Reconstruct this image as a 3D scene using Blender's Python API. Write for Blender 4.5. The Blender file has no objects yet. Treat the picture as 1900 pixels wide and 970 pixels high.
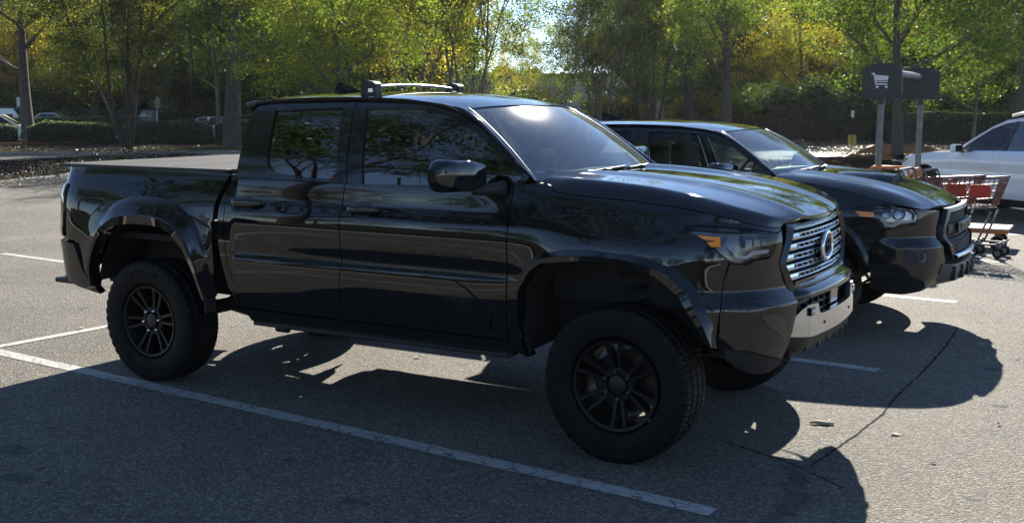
import bpy, bmesh, math, random
import numpy as np
from mathutils import Vector, Matrix

# ------------------------------------------------------------------ camera, sky, sun, exposure
scene = bpy.context.scene
COL = scene.collection
cam_data = bpy.data.cameras.new('camera')
cam = bpy.data.objects.new('camera', cam_data)
COL.objects.link(cam)
cam_data.sensor_width = 36.0
cam_data.lens = 2046.6 / 1900.0 * 36.0
cam_data.clip_start = 0.05
cam_data.clip_end = 2000.0
cam.location = (5.632, -5.863, 1.775)
cam.rotation_euler = (math.radians(90 - 7.909), 0.0, math.radians(30.36))
scene.camera = cam

SUN_AZ = math.radians(17.0)      # from +Y towards -X
SUN_EL = math.radians(28.5)
world = bpy.data.worlds.new('World')
scene.world = world
world.use_nodes = True
wn = world.node_tree
wn.nodes.clear()
sky = wn.nodes.new('ShaderNodeTexSky')
sky.sky_type = 'NISHITA'
sky.sun_disc = False
sky.sun_elevation = SUN_EL
sky.sun_rotation = -SUN_AZ
sky.air_density = 1.0
sky.dust_density = 0.0
sky.altitude = 3500.0
sky.ozone_density = 2.0
bg = wn.nodes.new('ShaderNodeBackground')
bg.inputs['Strength'].default_value = 0.085
wo = wn.nodes.new('ShaderNodeOutputWorld')
wn.links.new(sky.outputs[0], bg.inputs['Color'])
wn.links.new(bg.outputs[0], wo.inputs['Surface'])
sun_data = bpy.data.lights.new('sun', 'SUN')
sun_data.energy = 5.0
sun_data.angle = math.radians(0.5)
sun_data.color = (1.0, 0.93, 0.82)
sun = bpy.data.objects.new('sun', sun_data)
COL.objects.link(sun)
sun.location = (-20, 60, 40)
SUN_VEC = Vector((-math.sin(SUN_AZ) * math.cos(SUN_EL), math.cos(SUN_AZ) * math.cos(SUN_EL), math.sin(SUN_EL)))
sun.rotation_euler = SUN_VEC.to_track_quat('Z', 'Y').to_euler()

scene.view_settings.view_transform = 'Standard'
scene.view_settings.look = 'None'
scene.view_settings.gamma = 1.0
scene.view_settings.use_curve_mapping = False
scene.view_settings.exposure = 1.5
scene.cycles.max_bounces = 10
scene.cycles.transparent_max_bounces = 12
scene.cycles.use_denoising = True
scene.cycles.caustics_reflective = False
scene.cycles.caustics_refractive = False

# ------------------------------------------------------------------ materials
MATS = {}
def _nodes(name):
    m = bpy.data.materials.new(name)
    m.use_nodes = True
    nt = m.node_tree
    b = nt.nodes['Principled BSDF']
    return m, nt, b
def nd(nt, kind, **kw):
    n = nt.nodes.new(kind)
    for k, v in kw.items():
        if k in n.inputs: n.inputs[k].default_value = v
        else: setattr(n, k, v)
    return n
def coords(nt, scale=1.0, obj=True):
    t = nd(nt, 'ShaderNodeTexCoord')
    return t.outputs['Object' if obj else 'Generated']
def wpos(nt):
    return nd(nt, 'ShaderNodeNewGeometry').outputs['Position']
def ramp(nt, fac, stops):
    r = nd(nt, 'ShaderNodeValToRGB')
    el = r.color_ramp.elements
    while len(el) < len(stops): el.new(0.5)
    for e, (p, c) in zip(el, stops):
        e.position = p
        e.color = (c[0], c[1], c[2], 1) if isinstance(c, (tuple, list)) else (c, c, c, 1)
    nt.links.new(fac, r.inputs[0])
    return r.outputs[0]
def noise(nt, vec, scale, detail=4, rough=0.55):
    n = nd(nt, 'ShaderNodeTexNoise')
    n.inputs['Scale'].default_value = scale
    n.inputs['Detail'].default_value = detail
    n.inputs['Roughness'].default_value = rough
    nt.links.new(vec, n.inputs['Vector'])
    return n.outputs[0]
def mixc(nt, fac, a, b, mode='MIX'):
    m = nd(nt, 'ShaderNodeMix', data_type='RGBA', blend_type=mode)
    for s, i in ((fac, 0), (a, 6), (b, 7)):
        if hasattr(s, 'node'): nt.links.new(s, m.inputs[i])
        elif i == 0: m.inputs[0].default_value = s
        else: m.inputs[i].default_value = (s[0], s[1], s[2], 1)
    return m.outputs[2]
def mathn(nt, op, a, b=None):
    m = nd(nt, 'ShaderNodeMath', operation=op)
    for i, s in enumerate((a, b)):
        if s is None: continue
        if hasattr(s, 'node'): nt.links.new(s, m.inputs[i])
        else: m.inputs[i].default_value = s
    return m.outputs[0]
def bump(nt, b, height, strength, dist=0.01):
    n = nd(nt, 'ShaderNodeBump')
    n.inputs['Strength'].default_value = strength
    n.inputs['Distance'].default_value = dist
    nt.links.new(height, n.inputs['Height'])
    nt.links.new(n.outputs[0], b.inputs['Normal'])
def plain(name, col, rough=0.5, metal=0.0, coat=0.0, spec=0.5, vary=0.0, vscale=8.0, bmp=0.0, bscale=60.0, ior=None, coat_ior=None):
    m, nt, b = _nodes(name)
    b.inputs['Base Color'].default_value = (*col, 1)
    b.inputs['Roughness'].default_value = rough
    b.inputs['Metallic'].default_value = metal
    b.inputs['Coat Weight'].default_value = coat
    b.inputs['Coat Roughness'].default_value = 0.02
    b.inputs['Specular IOR Level'].default_value = spec
    if ior: b.inputs['IOR'].default_value = ior
    if coat_ior: b.inputs['Coat IOR'].default_value = coat_ior
    p = coords(nt)
    if vary:
        f = noise(nt, p, vscale, 5)
        lo = tuple(c * (1 - vary) for c in col); hi = tuple(min(1, c * (1 + vary)) for c in col)
        nt.links.new(ramp(nt, f, [(0.3, lo), (0.7, hi)]), b.inputs['Base Color'])
    if bmp:
        bump(nt, b, noise(nt, p, bscale, 3), bmp, 0.004)
    MATS[name] = m
    return m
def thin_glass(name, tint, refl_ior=1.5, dirt=0.0, rough=.012, bloom=0.0):
    m = bpy.data.materials.new(name); m.use_nodes = True
    nt = m.node_tree; nt.nodes.clear()
    out = nd(nt, 'ShaderNodeOutputMaterial')
    tr = nd(nt, 'ShaderNodeBsdfTransparent'); tr.inputs[0].default_value = (*tint, 1)
    gl = nd(nt, 'ShaderNodeBsdfGlossy'); gl.inputs['Roughness'].default_value = rough
    fr = nd(nt, 'ShaderNodeFresnel'); fr.inputs[0].default_value = refl_ior
    mx = nd(nt, 'ShaderNodeMixShader')
    nt.links.new(fr.outputs[0], mx.inputs[0]); nt.links.new(tr.outputs[0], mx.inputs[1]); nt.links.new(gl.outputs[0], mx.inputs[2])
    if bloom:
        g2 = nd(nt, 'ShaderNodeBsdfGlossy'); g2.inputs['Roughness'].default_value = .12
        mg = nd(nt, 'ShaderNodeMixShader'); mg.inputs[0].default_value = bloom
        nt.links.new(gl.outputs[0], mg.inputs[1]); nt.links.new(g2.outputs[0], mg.inputs[2]); nt.links.new(mg.outputs[0], mx.inputs[2])
    last = mx
    if dirt:
        df = nd(nt, 'ShaderNodeBsdfDiffuse'); df.inputs[0].default_value = (0.55, 0.57, 0.55, 1)
        f = noise(nt, coords(nt), 5.0, 6, 0.6)
        d2 = nd(nt, 'ShaderNodeMapRange'); d2.inputs[1].default_value = 0.35; d2.inputs[2].default_value = 0.8
        d2.inputs[3].default_value = dirt * 0.5; d2.inputs[4].default_value = dirt * 1.5
        nt.links.new(f, d2.inputs[0])
        m2 = nd(nt, 'ShaderNodeMixShader')
        nt.links.new(d2.outputs[0], m2.inputs[0]); nt.links.new(mx.outputs[0], m2.inputs[1]); nt.links.new(df.outputs[0], m2.inputs[2])
        last = m2
    nt.links.new(last.outputs[0], out.inputs[0])
    MATS[name] = m
    return m

def car_paint(name, col, dust=0.03):
    m, nt, b = _nodes(name)
    p = coords(nt)
    f = noise(nt, p, 2.3, 6, 0.65)
    b.inputs['Roughness'].default_value = 0.45
    b.inputs['Specular IOR Level'].default_value = 0.0
    b.inputs['Coat Weight'].default_value = 1.0
    b.inputs['Coat Roughness'].default_value = 0.025
    b.inputs['Coat IOR'].default_value = 1.6
    nt.links.new(ramp(nt, f, [(0.35, col), (0.8, tuple(c + dust * 0.35 for c in col))]), b.inputs['Base Color'])
    f2 = noise(nt, p, 9.0, 5, 0.7)
    r = nd(nt, 'ShaderNodeMapRange'); r.inputs[1].default_value = 0.35; r.inputs[2].default_value = 0.75
    r.inputs[3].default_value = 0.008; r.inputs[4].default_value = 0.04
    nt.links.new(f2, r.inputs[0]); nt.links.new(r.outputs[0], b.inputs['Coat Roughness'])
    MATS[name] = m
    return m
car_paint('black_paint', (0.006, 0.0065, 0.0075), 0.012)
car_paint('black_paint_dusty', (0.011, 0.0115, 0.013), 0.02)
car_paint('white_paint', (0.78, 0.78, 0.79), 0.0)
car_paint('silver_paint', (0.36, 0.37, 0.38), 0.0)
car_paint('grey_paint', (0.07, 0.075, 0.085), 0.0)
plain('gloss_black', (0.006, 0.006, 0.007), 0.12, coat=0.6)
plain('satin_black', (0.012, 0.012, 0.013), 0.35)
plain('black_plastic', (0.016, 0.016, 0.017), 0.55, vary=0.25, bmp=0.15, bscale=400)
plain('under_black', (0.008, 0.008, 0.009), 0.75, vary=0.3)
plain('rubber', (0.0055, 0.0055, 0.006), 0.65, spec=0.22, vary=0.35, vscale=14, bmp=0.2, bscale=120)
plain('wheel_black', (0.007, 0.007, 0.0075), 0.38, metal=0.0, coat=0.0, spec=0.3)
plain('wheel_grey', (0.03, 0.031, 0.033), 0.42, metal=0.3)
plain('chrome', (0.78, 0.79, 0.80), 0.07, metal=1.0)
plain('satin_chrome', (0.60, 0.61, 0.62), 0.22, metal=1.0, vary=0.05)
plain('steel', (0.42, 0.42, 0.42), 0.38, metal=1.0, vary=0.15)
plain('brake_steel', (0.07, 0.068, 0.065), 0.4, metal=1.0)
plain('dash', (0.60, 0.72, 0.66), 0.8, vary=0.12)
plain('seat', (0.10, 0.10, 0.10), 0.75, vary=0.2)
plain('tonneau', (0.055, 0.055, 0.057), 0.85, spec=0.15, vary=0.18, vscale=20, bmp=0.25, bscale=500)
thin_glass('windshield_glass', (0.84, 0.96, 0.92), 2.9, dirt=0.06, rough=.018, bloom=.12)
thin_glass('tinted_glass', (0.15, 0.155, 0.16), 2.5)
thin_glass('side_glass_clear', (0.45, 0.5, 0.5), 1.6)
thin_glass('lamp_lens', (0.92, 0.93, 0.94), 1.5)
plain('amber', (0.95, 0.30, 0.02), 0.3, coat=0.5)
plain('red_lens', (0.35, 0.008, 0.006), 0.12, coat=1.0)
plain('lamp_silver', (0.75, 0.76, 0.78), 0.16, metal=1.0)
plain('lamp_dark', (0.16, 0.165, 0.17), 0.25, metal=0.7, vary=0.3, vscale=25)
plain('lamp_bowl', (0.45, 0.46, 0.48), 0.28, metal=1.0, vary=0.2, vscale=40)
plain('mesh_grey', (0.10, 0.10, 0.105), 0.4, metal=0.6)
plain('lamp_white', (0.65, 0.66, 0.66), 0.4)

# ------------------------------------------------------------------ mesh helpers
def tag(o, label=None, cat=None, group=None, kind=None):
    if label: o['label'] = label
    if cat: o['category'] = cat
    if group: o['group'] = group
    if kind: o['kind'] = kind
    return o
def empty(name, loc=(0, 0, 0), rz=0.0, parent=None, scale=1.0):
    o = bpy.data.objects.new(name, None)
    COL.objects.link(o)
    o.location = loc; o.rotation_euler = (0, 0, rz); o.scale = (scale,) * 3 if not isinstance(scale, tuple) else scale
    o.empty_display_size = 0.2
    if parent: o.parent = parent
    return o
def link(name, me, mat=None, parent=None, loc=(0, 0, 0), rot=(0, 0, 0), scale=(1, 1, 1)):
    o = bpy.data.objects.new(name, me)
    COL.objects.link(o)
    if mat is not None and not me.materials:
        me.materials.append(MATS[mat] if isinstance(mat, str) else mat)
    o.location = loc; o.rotation_euler = rot; o.scale = scale
    if parent: o.parent = parent
    return o
def mesh(verts, faces, smooth=True, name='m', smooth_angle=None):
    me = bpy.data.meshes.new(name)
    me.from_pydata([tuple(v) for v in verts], [], faces)
    if smooth:
        me.polygons.foreach_set('use_smooth', [True] * len(me.polygons))
        if smooth_angle: me.set_sharp_from_angle(angle=math.radians(smooth_angle))
    me.update()
    return me
def copy_tree(o, parent=None):
    c = o.copy(); COL.objects.link(c); c.parent = parent
    for ch in o.children: copy_tree(ch, c)
    return c
class MB:
    """collects simple solids into one mesh"""
    def __init__(s): s.v = []; s.f = []
    def add(s, verts, faces, M=None):
        n = len(s.v)
        s.v += [tuple(M @ Vector(v)) if M else tuple(v) for v in verts]
        s.f += [tuple(i + n for i in f) for f in faces]
        return s
    def box(s, c, d, M=None, bev=0.0, rz=0.0):
        x, y, z = (k / 2 for k in d)
        b = min(bev, x * .9, y * .9, z * .9)
        R = Matrix.Rotation(rz, 4, 'Z') if rz else None
        if b <= 0:
            vs = [(sx * x, sy * y, sz * z) for sx in (-1, 1) for sy in (-1, 1) for sz in (-1, 1)]
            fs = [(0, 1, 3, 2), (4, 6, 7, 5), (0, 4, 5, 1), (2, 3, 7, 6), (0, 2, 6, 4), (1, 5, 7, 3)]
        else:
            bm = bmesh.new(); bmesh.ops.create_cube(bm, size=1.0)
            for v in bm.verts: v.co = Vector((v.co.x * 2 * x, v.co.y * 2 * y, v.co.z * 2 * z))
            bmesh.ops.bevel(bm, geom=bm.edges[:], offset=b, segments=2, affect='EDGES', profile=0.6)
            bm.verts.ensure_lookup_table()
            vs = [tuple(v.co) for v in bm.verts]; fs = [tuple(v.index for v in f.verts) for f in bm.faces]; bm.free()
        if R: vs = [tuple(R @ Vector(v)) for v in vs]
        vs = [(v[0] + c[0], v[1] + c[1], v[2] + c[2]) for v in vs]
        return s.add(vs, fs, M)
    def tube(s, path, r, n=8, caps=True, M=None):
        P = [Vector(p) for p in path]
        rs = r if isinstance(r, (list, tuple)) else [r] * len(P)
        vs = []; fs = []
        up = None
        for i, p in enumerate(P):
            t = (P[min(i + 1, len(P) - 1)] - P[max(i - 1, 0)])
            if t.length < 1e-9: t = Vector((0, 0, 1))
            t.normalize()
            if up is None:
                up = Vector((0, 0, 1)) if abs(t.z) < .9 else Vector((1, 0, 0))
            a = t.cross(up)
            if a.length < 1e-6: a = t.orthogonal()
            a.normalize(); b = a.cross(t).normalized(); up = b
            for k in range(n):
                an = 2 * math.pi * k / n
                vs.append(tuple(p + (a * math.cos(an) + b * math.sin(an)) * rs[i]))
        for i in range(len(P) - 1):
            for k in range(n):
                fs.append((i * n + k, i * n + (k + 1) % n, (i + 1) * n + (k + 1) % n, (i + 1) * n + k))
        if caps:
            fs.append(tuple(range(n - 1, -1, -1))); fs.append(tuple(range((len(P) - 1) * n, len(P) * n)))
        return s.add(vs, fs, M)
    def lathe(s, prof, n=32, axis='Y', M=None, closed=False):
        # prof: (radius, offset along axis)
        vs = []; fs = []
        for k in range(n):
            a = 2 * math.pi * k / n
            for r, h in prof:
                if axis == 'Y': vs.append((r * math.cos(a), h, r * math.sin(a)))
                elif axis == 'Z': vs.append((r * math.cos(a), r * math.sin(a), h))
                else: vs.append((h, r * math.cos(a), r * math.sin(a)))
        m = len(prof)
        for k in range(n):
            for i in range(m - 1 + (1 if closed else 0)):
                j = (i + 1) % m
                fs.append((k * m + i, k * m + j, ((k + 1) % n) * m + j, ((k + 1) % n) * m + i))
        return s.add(vs, fs, M)
    def prism(s, poly, a, b, axis='Y', M=None):
        # poly in the plane across axis, from a to b
        n = len(poly)
        def pt(p, h):
            if axis == 'Y': return (p[0], h, p[1])
            if axis == 'X': return (h, p[0], p[1])
            return (p[0], p[1], h)
        vs = [pt(p, a) for p in poly] + [pt(p, b) for p in poly]
        fs = [tuple(range(n)), tuple(range(2 * n - 1, n - 1, -1))]
        fs += [(i, i + n, (i + 1) % n + n, (i + 1) % n) for i in range(n)]
        return s.add(vs, fs, M)
    def grid(s, rows, M=None, closed_u=False):
        n = len(rows[0]); vs = [p for r in rows for p in r]; fs = []
        for i in range(len(rows) - 1):
            for k in range(n - 1 + (1 if closed_u else 0)):
                j = (k + 1) % n
                fs.append((i * n + k, i * n + j, (i + 1) * n + j, (i + 1) * n + k))
        return s.add(vs, fs, M)
    def build(s, name, mat, parent=None, smooth=False, angle=None, **kw):
        me = mesh(s.v, s.f, smooth, name, angle)
        bm = bmesh.new(); bm.from_mesh(me); bmesh.ops.recalc_face_normals(bm, faces=bm.faces[:]); bm.to_mesh(me); bm.free()
        return link(name, me, mat, parent, **kw)
def panel_mesh(poly, fmap, du, dv, flange=0.02, lift=0.0, flip=False):
    """a sheet-metal panel: outline in (u, v), gridded, laid on the surface fmap, edges turned in by flange"""
    bm = bmesh.new()
    vs = [bm.verts.new((p[0], p[1], 0)) for p in poly]
    bm.faces.new(vs)
    us = [p[0] for p in poly]; vv = [p[1] for p in poly]
    def cut(lo, hi, d, no):
        n = max(1, int(math.ceil((hi - lo) / d)))
        for i in range(1, n):
            c = lo + (hi - lo) * i / n
            bmesh.ops.bisect_plane(bm, geom=bm.verts[:] + bm.edges[:] + bm.faces[:], dist=1e-6,
                                   plane_co=(c * no[0], c * no[1], 0), plane_no=(no[0], no[1], 0))
    cut(min(us), max(us), du, (1, 0)); cut(min(vv), max(vv), dv, (0, 1))
    bm.verts.index_update()
    P = [(v.co.x, v.co.y) for v in bm.verts]
    F = [[v.index for v in f.verts] for f in bm.faces]
    E = [(e.verts[0].index, e.verts[1].index) for e in bm.edges if len(e.link_faces) == 1]
    bm.free()
    h = 4e-3
    V = []; N = []
    for u, v in P:
        p = Vector(fmap(u, v))
        a = Vector(fmap(u + h, v)) - Vector(fmap(u - h, v)); b = Vector(fmap(u, v + h)) - Vector(fmap(u, v - h))
        n = a.cross(b)
        if n.length < 1e-12: n = Vector((0, -1, 0))
        n.normalize()
        if flip: n = -n
        V.append(p + n * lift); N.append(n)
    faces = []
    for f in F:
        a = V[f[1]] - V[f[0]]; nn = Vector()
        for i in range(len(f)):
            q0, q1 = V[f[i]], V[f[(i + 1) % len(f)]]
            nn += q0.cross(q1)
        faces.append(f if nn.dot(N[f[0]]) >= 0 else f[::-1])
    verts = list(V); norms = list(N)
    if flange:
        ring = {}
        cu = sum(p[0] for p in P) / len(P)
        for a, b in E:
            e = (V[b] - V[a])
            if e.length < 1e-9: continue
            side = e.cross(N[a]).normalized()
            i = len(verts)
            verts += [V[a], V[b], V[b] - N[b] * flange, V[a] - N[a] * flange]
            # outward side: away from panel; sign does not matter for a shaded edge, take a soft mix
            norms += [(N[a] + side * .0).normalized(), (N[b] + side * .0).normalized(), N[b], N[a]]
            faces.append([i, i + 1, i + 2, i + 3])
    me = bpy.data.meshes.new('panel')
    me.from_pydata([tuple(v) for v in verts], [], faces)
    ns = len(F)
    me.polygons.foreach_set('use_smooth', [i < ns for i in range(len(me.polygons))])
    me.update()
    me.normals_split_custom_set_from_vertices([tuple(n) for n in norms]) if not flange else None
    if flange:
        ln = []
        me.corner_normals
        for pi, pol in enumerate(me.polygons):
            for li in pol.loop_indices:
                vi = me.loops[li].vertex_index
                ln.append(tuple(norms[vi]) if pi < ns else tuple(pol.normal))
        me.normals_split_custom_set(ln)
    return me
def both_sides(name, me, mat, parents, **kw):
    """the near piece and its mirror image on the far flank; parents: one parent, or (near, far)"""
    pa, pb = parents if isinstance(parents, tuple) else (parents, parents)
    a = link(name, me, mat, pa, **kw)
    b = link(name, me, mat, pb, scale=(1, -1 if pb.scale.y > 0 else 1, 1))
    return a, b
def text_mesh(txt, size, depth=0.002, extrude_bevel=0.0):
    cu = bpy.data.curves.new('lettering', 'FONT')
    cu.body = txt; cu.size = size; cu.extrude = depth; cu.align_x = 'CENTER'; cu.align_y = 'CENTER'
    o = bpy.data.objects.new('lettering', cu)
    COL.objects.link(o)
    dg = bpy.context.evaluated_depsgraph_get(); dg.update()
    me = bpy.data.meshes.new_from_object(o.evaluated_get(dg))
    bpy.data.objects.remove(o); bpy.data.curves.remove(cu)
    return me
def resample(path, n):
    P = [Vector((*p, 0)) if len(p) == 2 else Vector(p) for p in path]
    L = [0.0]
    for i in range(1, len(P)): L.append(L[-1] + (P[i] - P[i - 1]).length)
    out = []; k = 0
    for i in range(n):
        l = L[-1] * i / (n - 1)
        while k < len(P) - 2 and L[k + 1] < l: k += 1
        t = (l - L[k]) / max(1e-9, L[k + 1] - L[k]); t = min(1, max(0, t))
        q = P[k].lerp(P[k + 1], t)
        out.append((q.x, q.y) if len(path[0]) == 2 else tuple(q))
    return out
def interp(pts):
    # monotone cubic (pchip) interpolation, clamped
    xs=[p[0] for p in pts]; ys=[p[1] for p in pts]; n=len(xs)
    d=[(ys[i+1]-ys[i])/(xs[i+1]-xs[i]) for i in range(n-1)]
    m=[d[0]]+[0.0 if d[i-1]*d[i]<=0 else 2*d[i-1]*d[i]/(d[i-1]+d[i]) for i in range(1,n-1)]+[d[-1]]
    def f(x):
        if x<=xs[0]: return ys[0]
        if x>=xs[-1]: return ys[-1]
        lo,hi=0,n-1
        while hi-lo>1:
            k=(lo+hi)//2
            if xs[k]<=x: lo=k
            else: hi=k
        h=xs[hi]-xs[lo]; t=(x-xs[lo])/h; t2=t*t; t3=t2*t
        return (2*t3-3*t2+1)*ys[lo]+(t3-2*t2+t)*h*m[lo]+(-2*t3+3*t2)*ys[hi]+(t3-t2)*h*m[hi]
    return f
def sstep(a,b,x):
    t=min(1,max(0,(x-a)/(b-a))); return t*t*(3-2*t)
def catmull(pts,n=8):
    out=[]
    P=[pts[0]]+list(pts)+[pts[-1]]
    for i in range(1,len(P)-2):
        for k in range(n):
            t=k/n
            out.append(tuple(.5*((2*P[i][j])+(-P[i-1][j]+P[i+1][j])*t+(2*P[i-1][j]-5*P[i][j]+4*P[i+1][j]-P[i+2][j])*t*t+(-P[i-1][j]+3*P[i][j]-3*P[i+1][j]+P[i+2][j])*t**3) for j in range(len(P[0]))))
    out.append(tuple(pts[-1])); return out
class Plan:
    """half plan outline (x, half width); parameter s equals x on the straight flank and runs on as arc length round both ends"""
    def __init__(s,tail,nose,w):
        s.w=w; s.x0=tail[0][0]; s.x1=nose[0][0]
        s.nose=s.tab(catmull(nose,10)); s.tail=s.tab(catmull(tail,10))
        s.smax=s.x1+s.nose[-1][0]; s.smin=s.x0-s.tail[-1][0]
    def tab(s,c):
        o=[];l=0
        for i,p in enumerate(c):
            if i: l+=math.hypot(p[0]-c[i-1][0],p[1]-c[i-1][1])
            o.append((l,p[0],p[1]))
        return o
    def look(s,tab,l):
        if l<=0: a,b=tab[0],tab[1]
        elif l>=tab[-1][0]: a,b=tab[-2],tab[-1]
        else:
            lo,hi=0,len(tab)-1
            while hi-lo>1:
                k=(lo+hi)//2
                if tab[k][0]<=l: lo=k
                else: hi=k
            a,b=tab[lo],tab[hi]
        t=(l-a[0])/(b[0]-a[0]); return (a[1]+(b[1]-a[1])*t,a[2]+(b[2]-a[2])*t)
    def pos(s,u):
        if u>s.x1: return s.look(s.nose,u-s.x1)
        if u<s.x0: return s.look(s.tail,s.x0-u)
        return (u,s.w)
    def at(s,u,ins):
        a=s.pos(u-.012); b=s.pos(u+.012); x,y=s.pos(u)
        tx,ty=b[0]-a[0],b[1]-a[1]; l=math.hypot(tx,ty) or 1
        # outward normal (half plane y>0): rotate tangent left
        nx,ny=-ty/l,tx/l
        return (x-nx*ins,y-ny*ins)
# ---- truck one
PL1=Plan([(-.6,.93),(-.71,.926),(-.82,.905),(-.90,.862),(-.965,.77),(-1.01,.6),(-1.03,.3),(-1.035,0)],
         [(3.45,.93),(3.65,.925),(3.82,.895),(3.94,.825),(4.02,.72),(4.07,.58),(4.10,.40),(4.12,.2),(4.125,0)],.93)
D1=interp([(.44,.86),(.50,.885),(.56,.90),(.575,.915),(.70,.935),(.84,.942),(.87,.940),(.895,.924),(.98,.936),(1.08,.945),(1.14,.941),(1.19,.925),(1.235,.908),(1.31,.90),(1.36,.89),(1.39,.872)])
F1=interp([(.44,.88),(.7,.925),(.9,.94),(1.0,.948),(1.08,.951),(1.15,.943),(1.20,.925),(1.26,.895),(1.32,.862),(1.37,.82),(1.42,.74)])
B1=interp([(.44,.86),(.6,.905),(.8,.93),(.95,.942),(1.05,.938),(1.12,.932),(1.18,.922),(1.24,.900),(1.30,.870),(1.35,.848),(1.375,.842),(1.40,.84)])
N1=interp([(.40,.07),(.50,.0),(.58,-.035),(.70,-.05),(.82,-.05),(.86,-.03),(.91,.0),(1.0,.0),(1.12,.005),(1.19,.02),(1.23,.05)])
drop1=interp([(2.8,0),(3.2,.02),(3.6,.06),(3.9,.10),(4.3,.16)])
def S1(u,z):
    zz=z+(drop1(u)*sstep(.95,1.2,z) if u>2.8 else 0)
    d=D1(z)
    if u>2.45: a=sstep(2.45,3.0,u); d=d*(1-a)+F1(zz)*a
    if u<.76: d=B1(z)
    ins=.93-d
    if u>3.5: a=sstep(3.5,4.05,u); ins=ins*(1-a)+N1(z)*a
    if u<-.7: a=sstep(-.7,-1.1,u); ins=ins*(1-a)+.5*ins*a
    x,y=PL1.at(u,ins); return (x,-y,z)
GW1=interp([(1.34,.882),(1.45,.85),(1.6,.785),(1.75,.708),(1.80,.672),(1.83,.645)])
def G1(x,z):
    t=(x-1.5)/1.25; w=GW1(z)-.03*t*t*(1 if x>1.5 else .6)
    return (x,-w,z)
# ------------------------------------------------------------------ wheels
def tyre_mesh(R, r, w, seg=84, aggressive=True):
    """one continuous tyre: outer face at y = -w/2, tread blocks cut as steps round the circumference"""
    prof_out = [(r, -w * .34), (r + .012, -w * .43), (r + .03, -w * .455), ((r + R) / 2, -w * .505), (R - .05, -w * .49)]
    verts = []; rings = seg * 2
    prof_n = None
    for k in range(rings):
        a = 2 * math.pi * k / rings
        hi = (k % 2 == 0)
        g = 0.0 if hi else (.0065 if aggressive else .004)
        g2 = 0.0 if (k // 2) % 2 == 0 else .004
        lug = 0.0 if (k % 4 < 2) else .006
        mid = .0 if (k % 3) else .008
        pr = prof_out + [(R - .034, -w * .50 + lug * .8), (R - .016 - g * .5, -w * .485 + lug), (R - .004 - g, -w * .44 + g2),
                         (R - g, -w * .30), (R - .010, -w * .27), (R - .010, -w * .235), (R - g * .6, -w * .21), (R - mid, -w * .06),
                         (R - .010, -w * .03), (R - .010, w * .03), (R - mid, w * .06), (R - g * .6, w * .21), (R - .010, w * .235),
                         (R - .010, w * .27), (R - g, w * .30), (R - .004 - g, w * .44), (R - .016 - g * .5, w * .485), (R - .034, w * .50),
                         (R - .05, w * .49), ((r + R) / 2, w * .505), (r + .02, w * .45), (r, w * .38)]
        prof_n = len(pr)
        for rr, h in pr: verts.append((rr * math.cos(a), h, rr * math.sin(a)))
    faces = []
    for k in range(rings):
        for i in range(prof_n - 1):
            faces.append((k * prof_n + i, k * prof_n + i + 1, ((k + 1) % rings) * prof_n + i + 1, ((k + 1) % rings) * prof_n + i))
    me = mesh(verts, faces, True, 'tyre', 32)
    return me
def rim_mesh(r, w, spokes=6):
    m = MB()
    y0 = -w * .40
    m.lathe([(r - .028, w * .35), (r - .028, -w * .2), (r - .016, y0 + .012), (r - .012, y0), (r + .001, y0 - .004), (r + .006, y0 + .006), (r, y0 + .02), (r, w * .36)], 72)
    # hub dish
    m.lathe([(.0, y0 + .045), (.058, y0 + .045), (.062, y0 + .03), (.088, y0 + .03), (.092, y0 + .05), (.085, y0 + .09), (.0, y0 + .09)], 36)
    for k in range(spokes):
        base = 2 * math.pi * (k + .25) / spokes
        for sgn in (-1, 1):
            a0 = base + sgn * .20; a1 = base + sgn * .165
            r0, r1 = .078, r - .014
            p0 = Vector((math.cos(a0) * r0, 0, math.sin(a0) * r0)); p1 = Vector((math.cos(a1) * r1, 0, math.sin(a1) * r1))
            d = (p1 - p0).normalized(); t = Vector((-d.z, 0, d.x))
            secs = []
            for q, hw, top, bot in ((0, .0135, y0 + .032, y0 + .085), (.45, .0110, y0 + .022, y0 + .08), (.85, .0120, y0 + .010, y0 + .06), (1.0, .018, y0 + .008, y0 + .05)):
                c = p0.lerp(p1, q)
                secs.append([c + t * hw * .72 + Vector((0, top, 0)), c - t * hw * .72 + Vector((0, top, 0)), c - t * hw + Vector((0, top + .007, 0)),
                             c - t * hw + Vector((0, bot, 0)), c + t * hw + Vector((0, bot, 0)), c + t * hw + Vector((0, top + .007, 0))])
            m.grid([[tuple(p) for p in s] for s in secs], closed_u=True)
    return m
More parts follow.
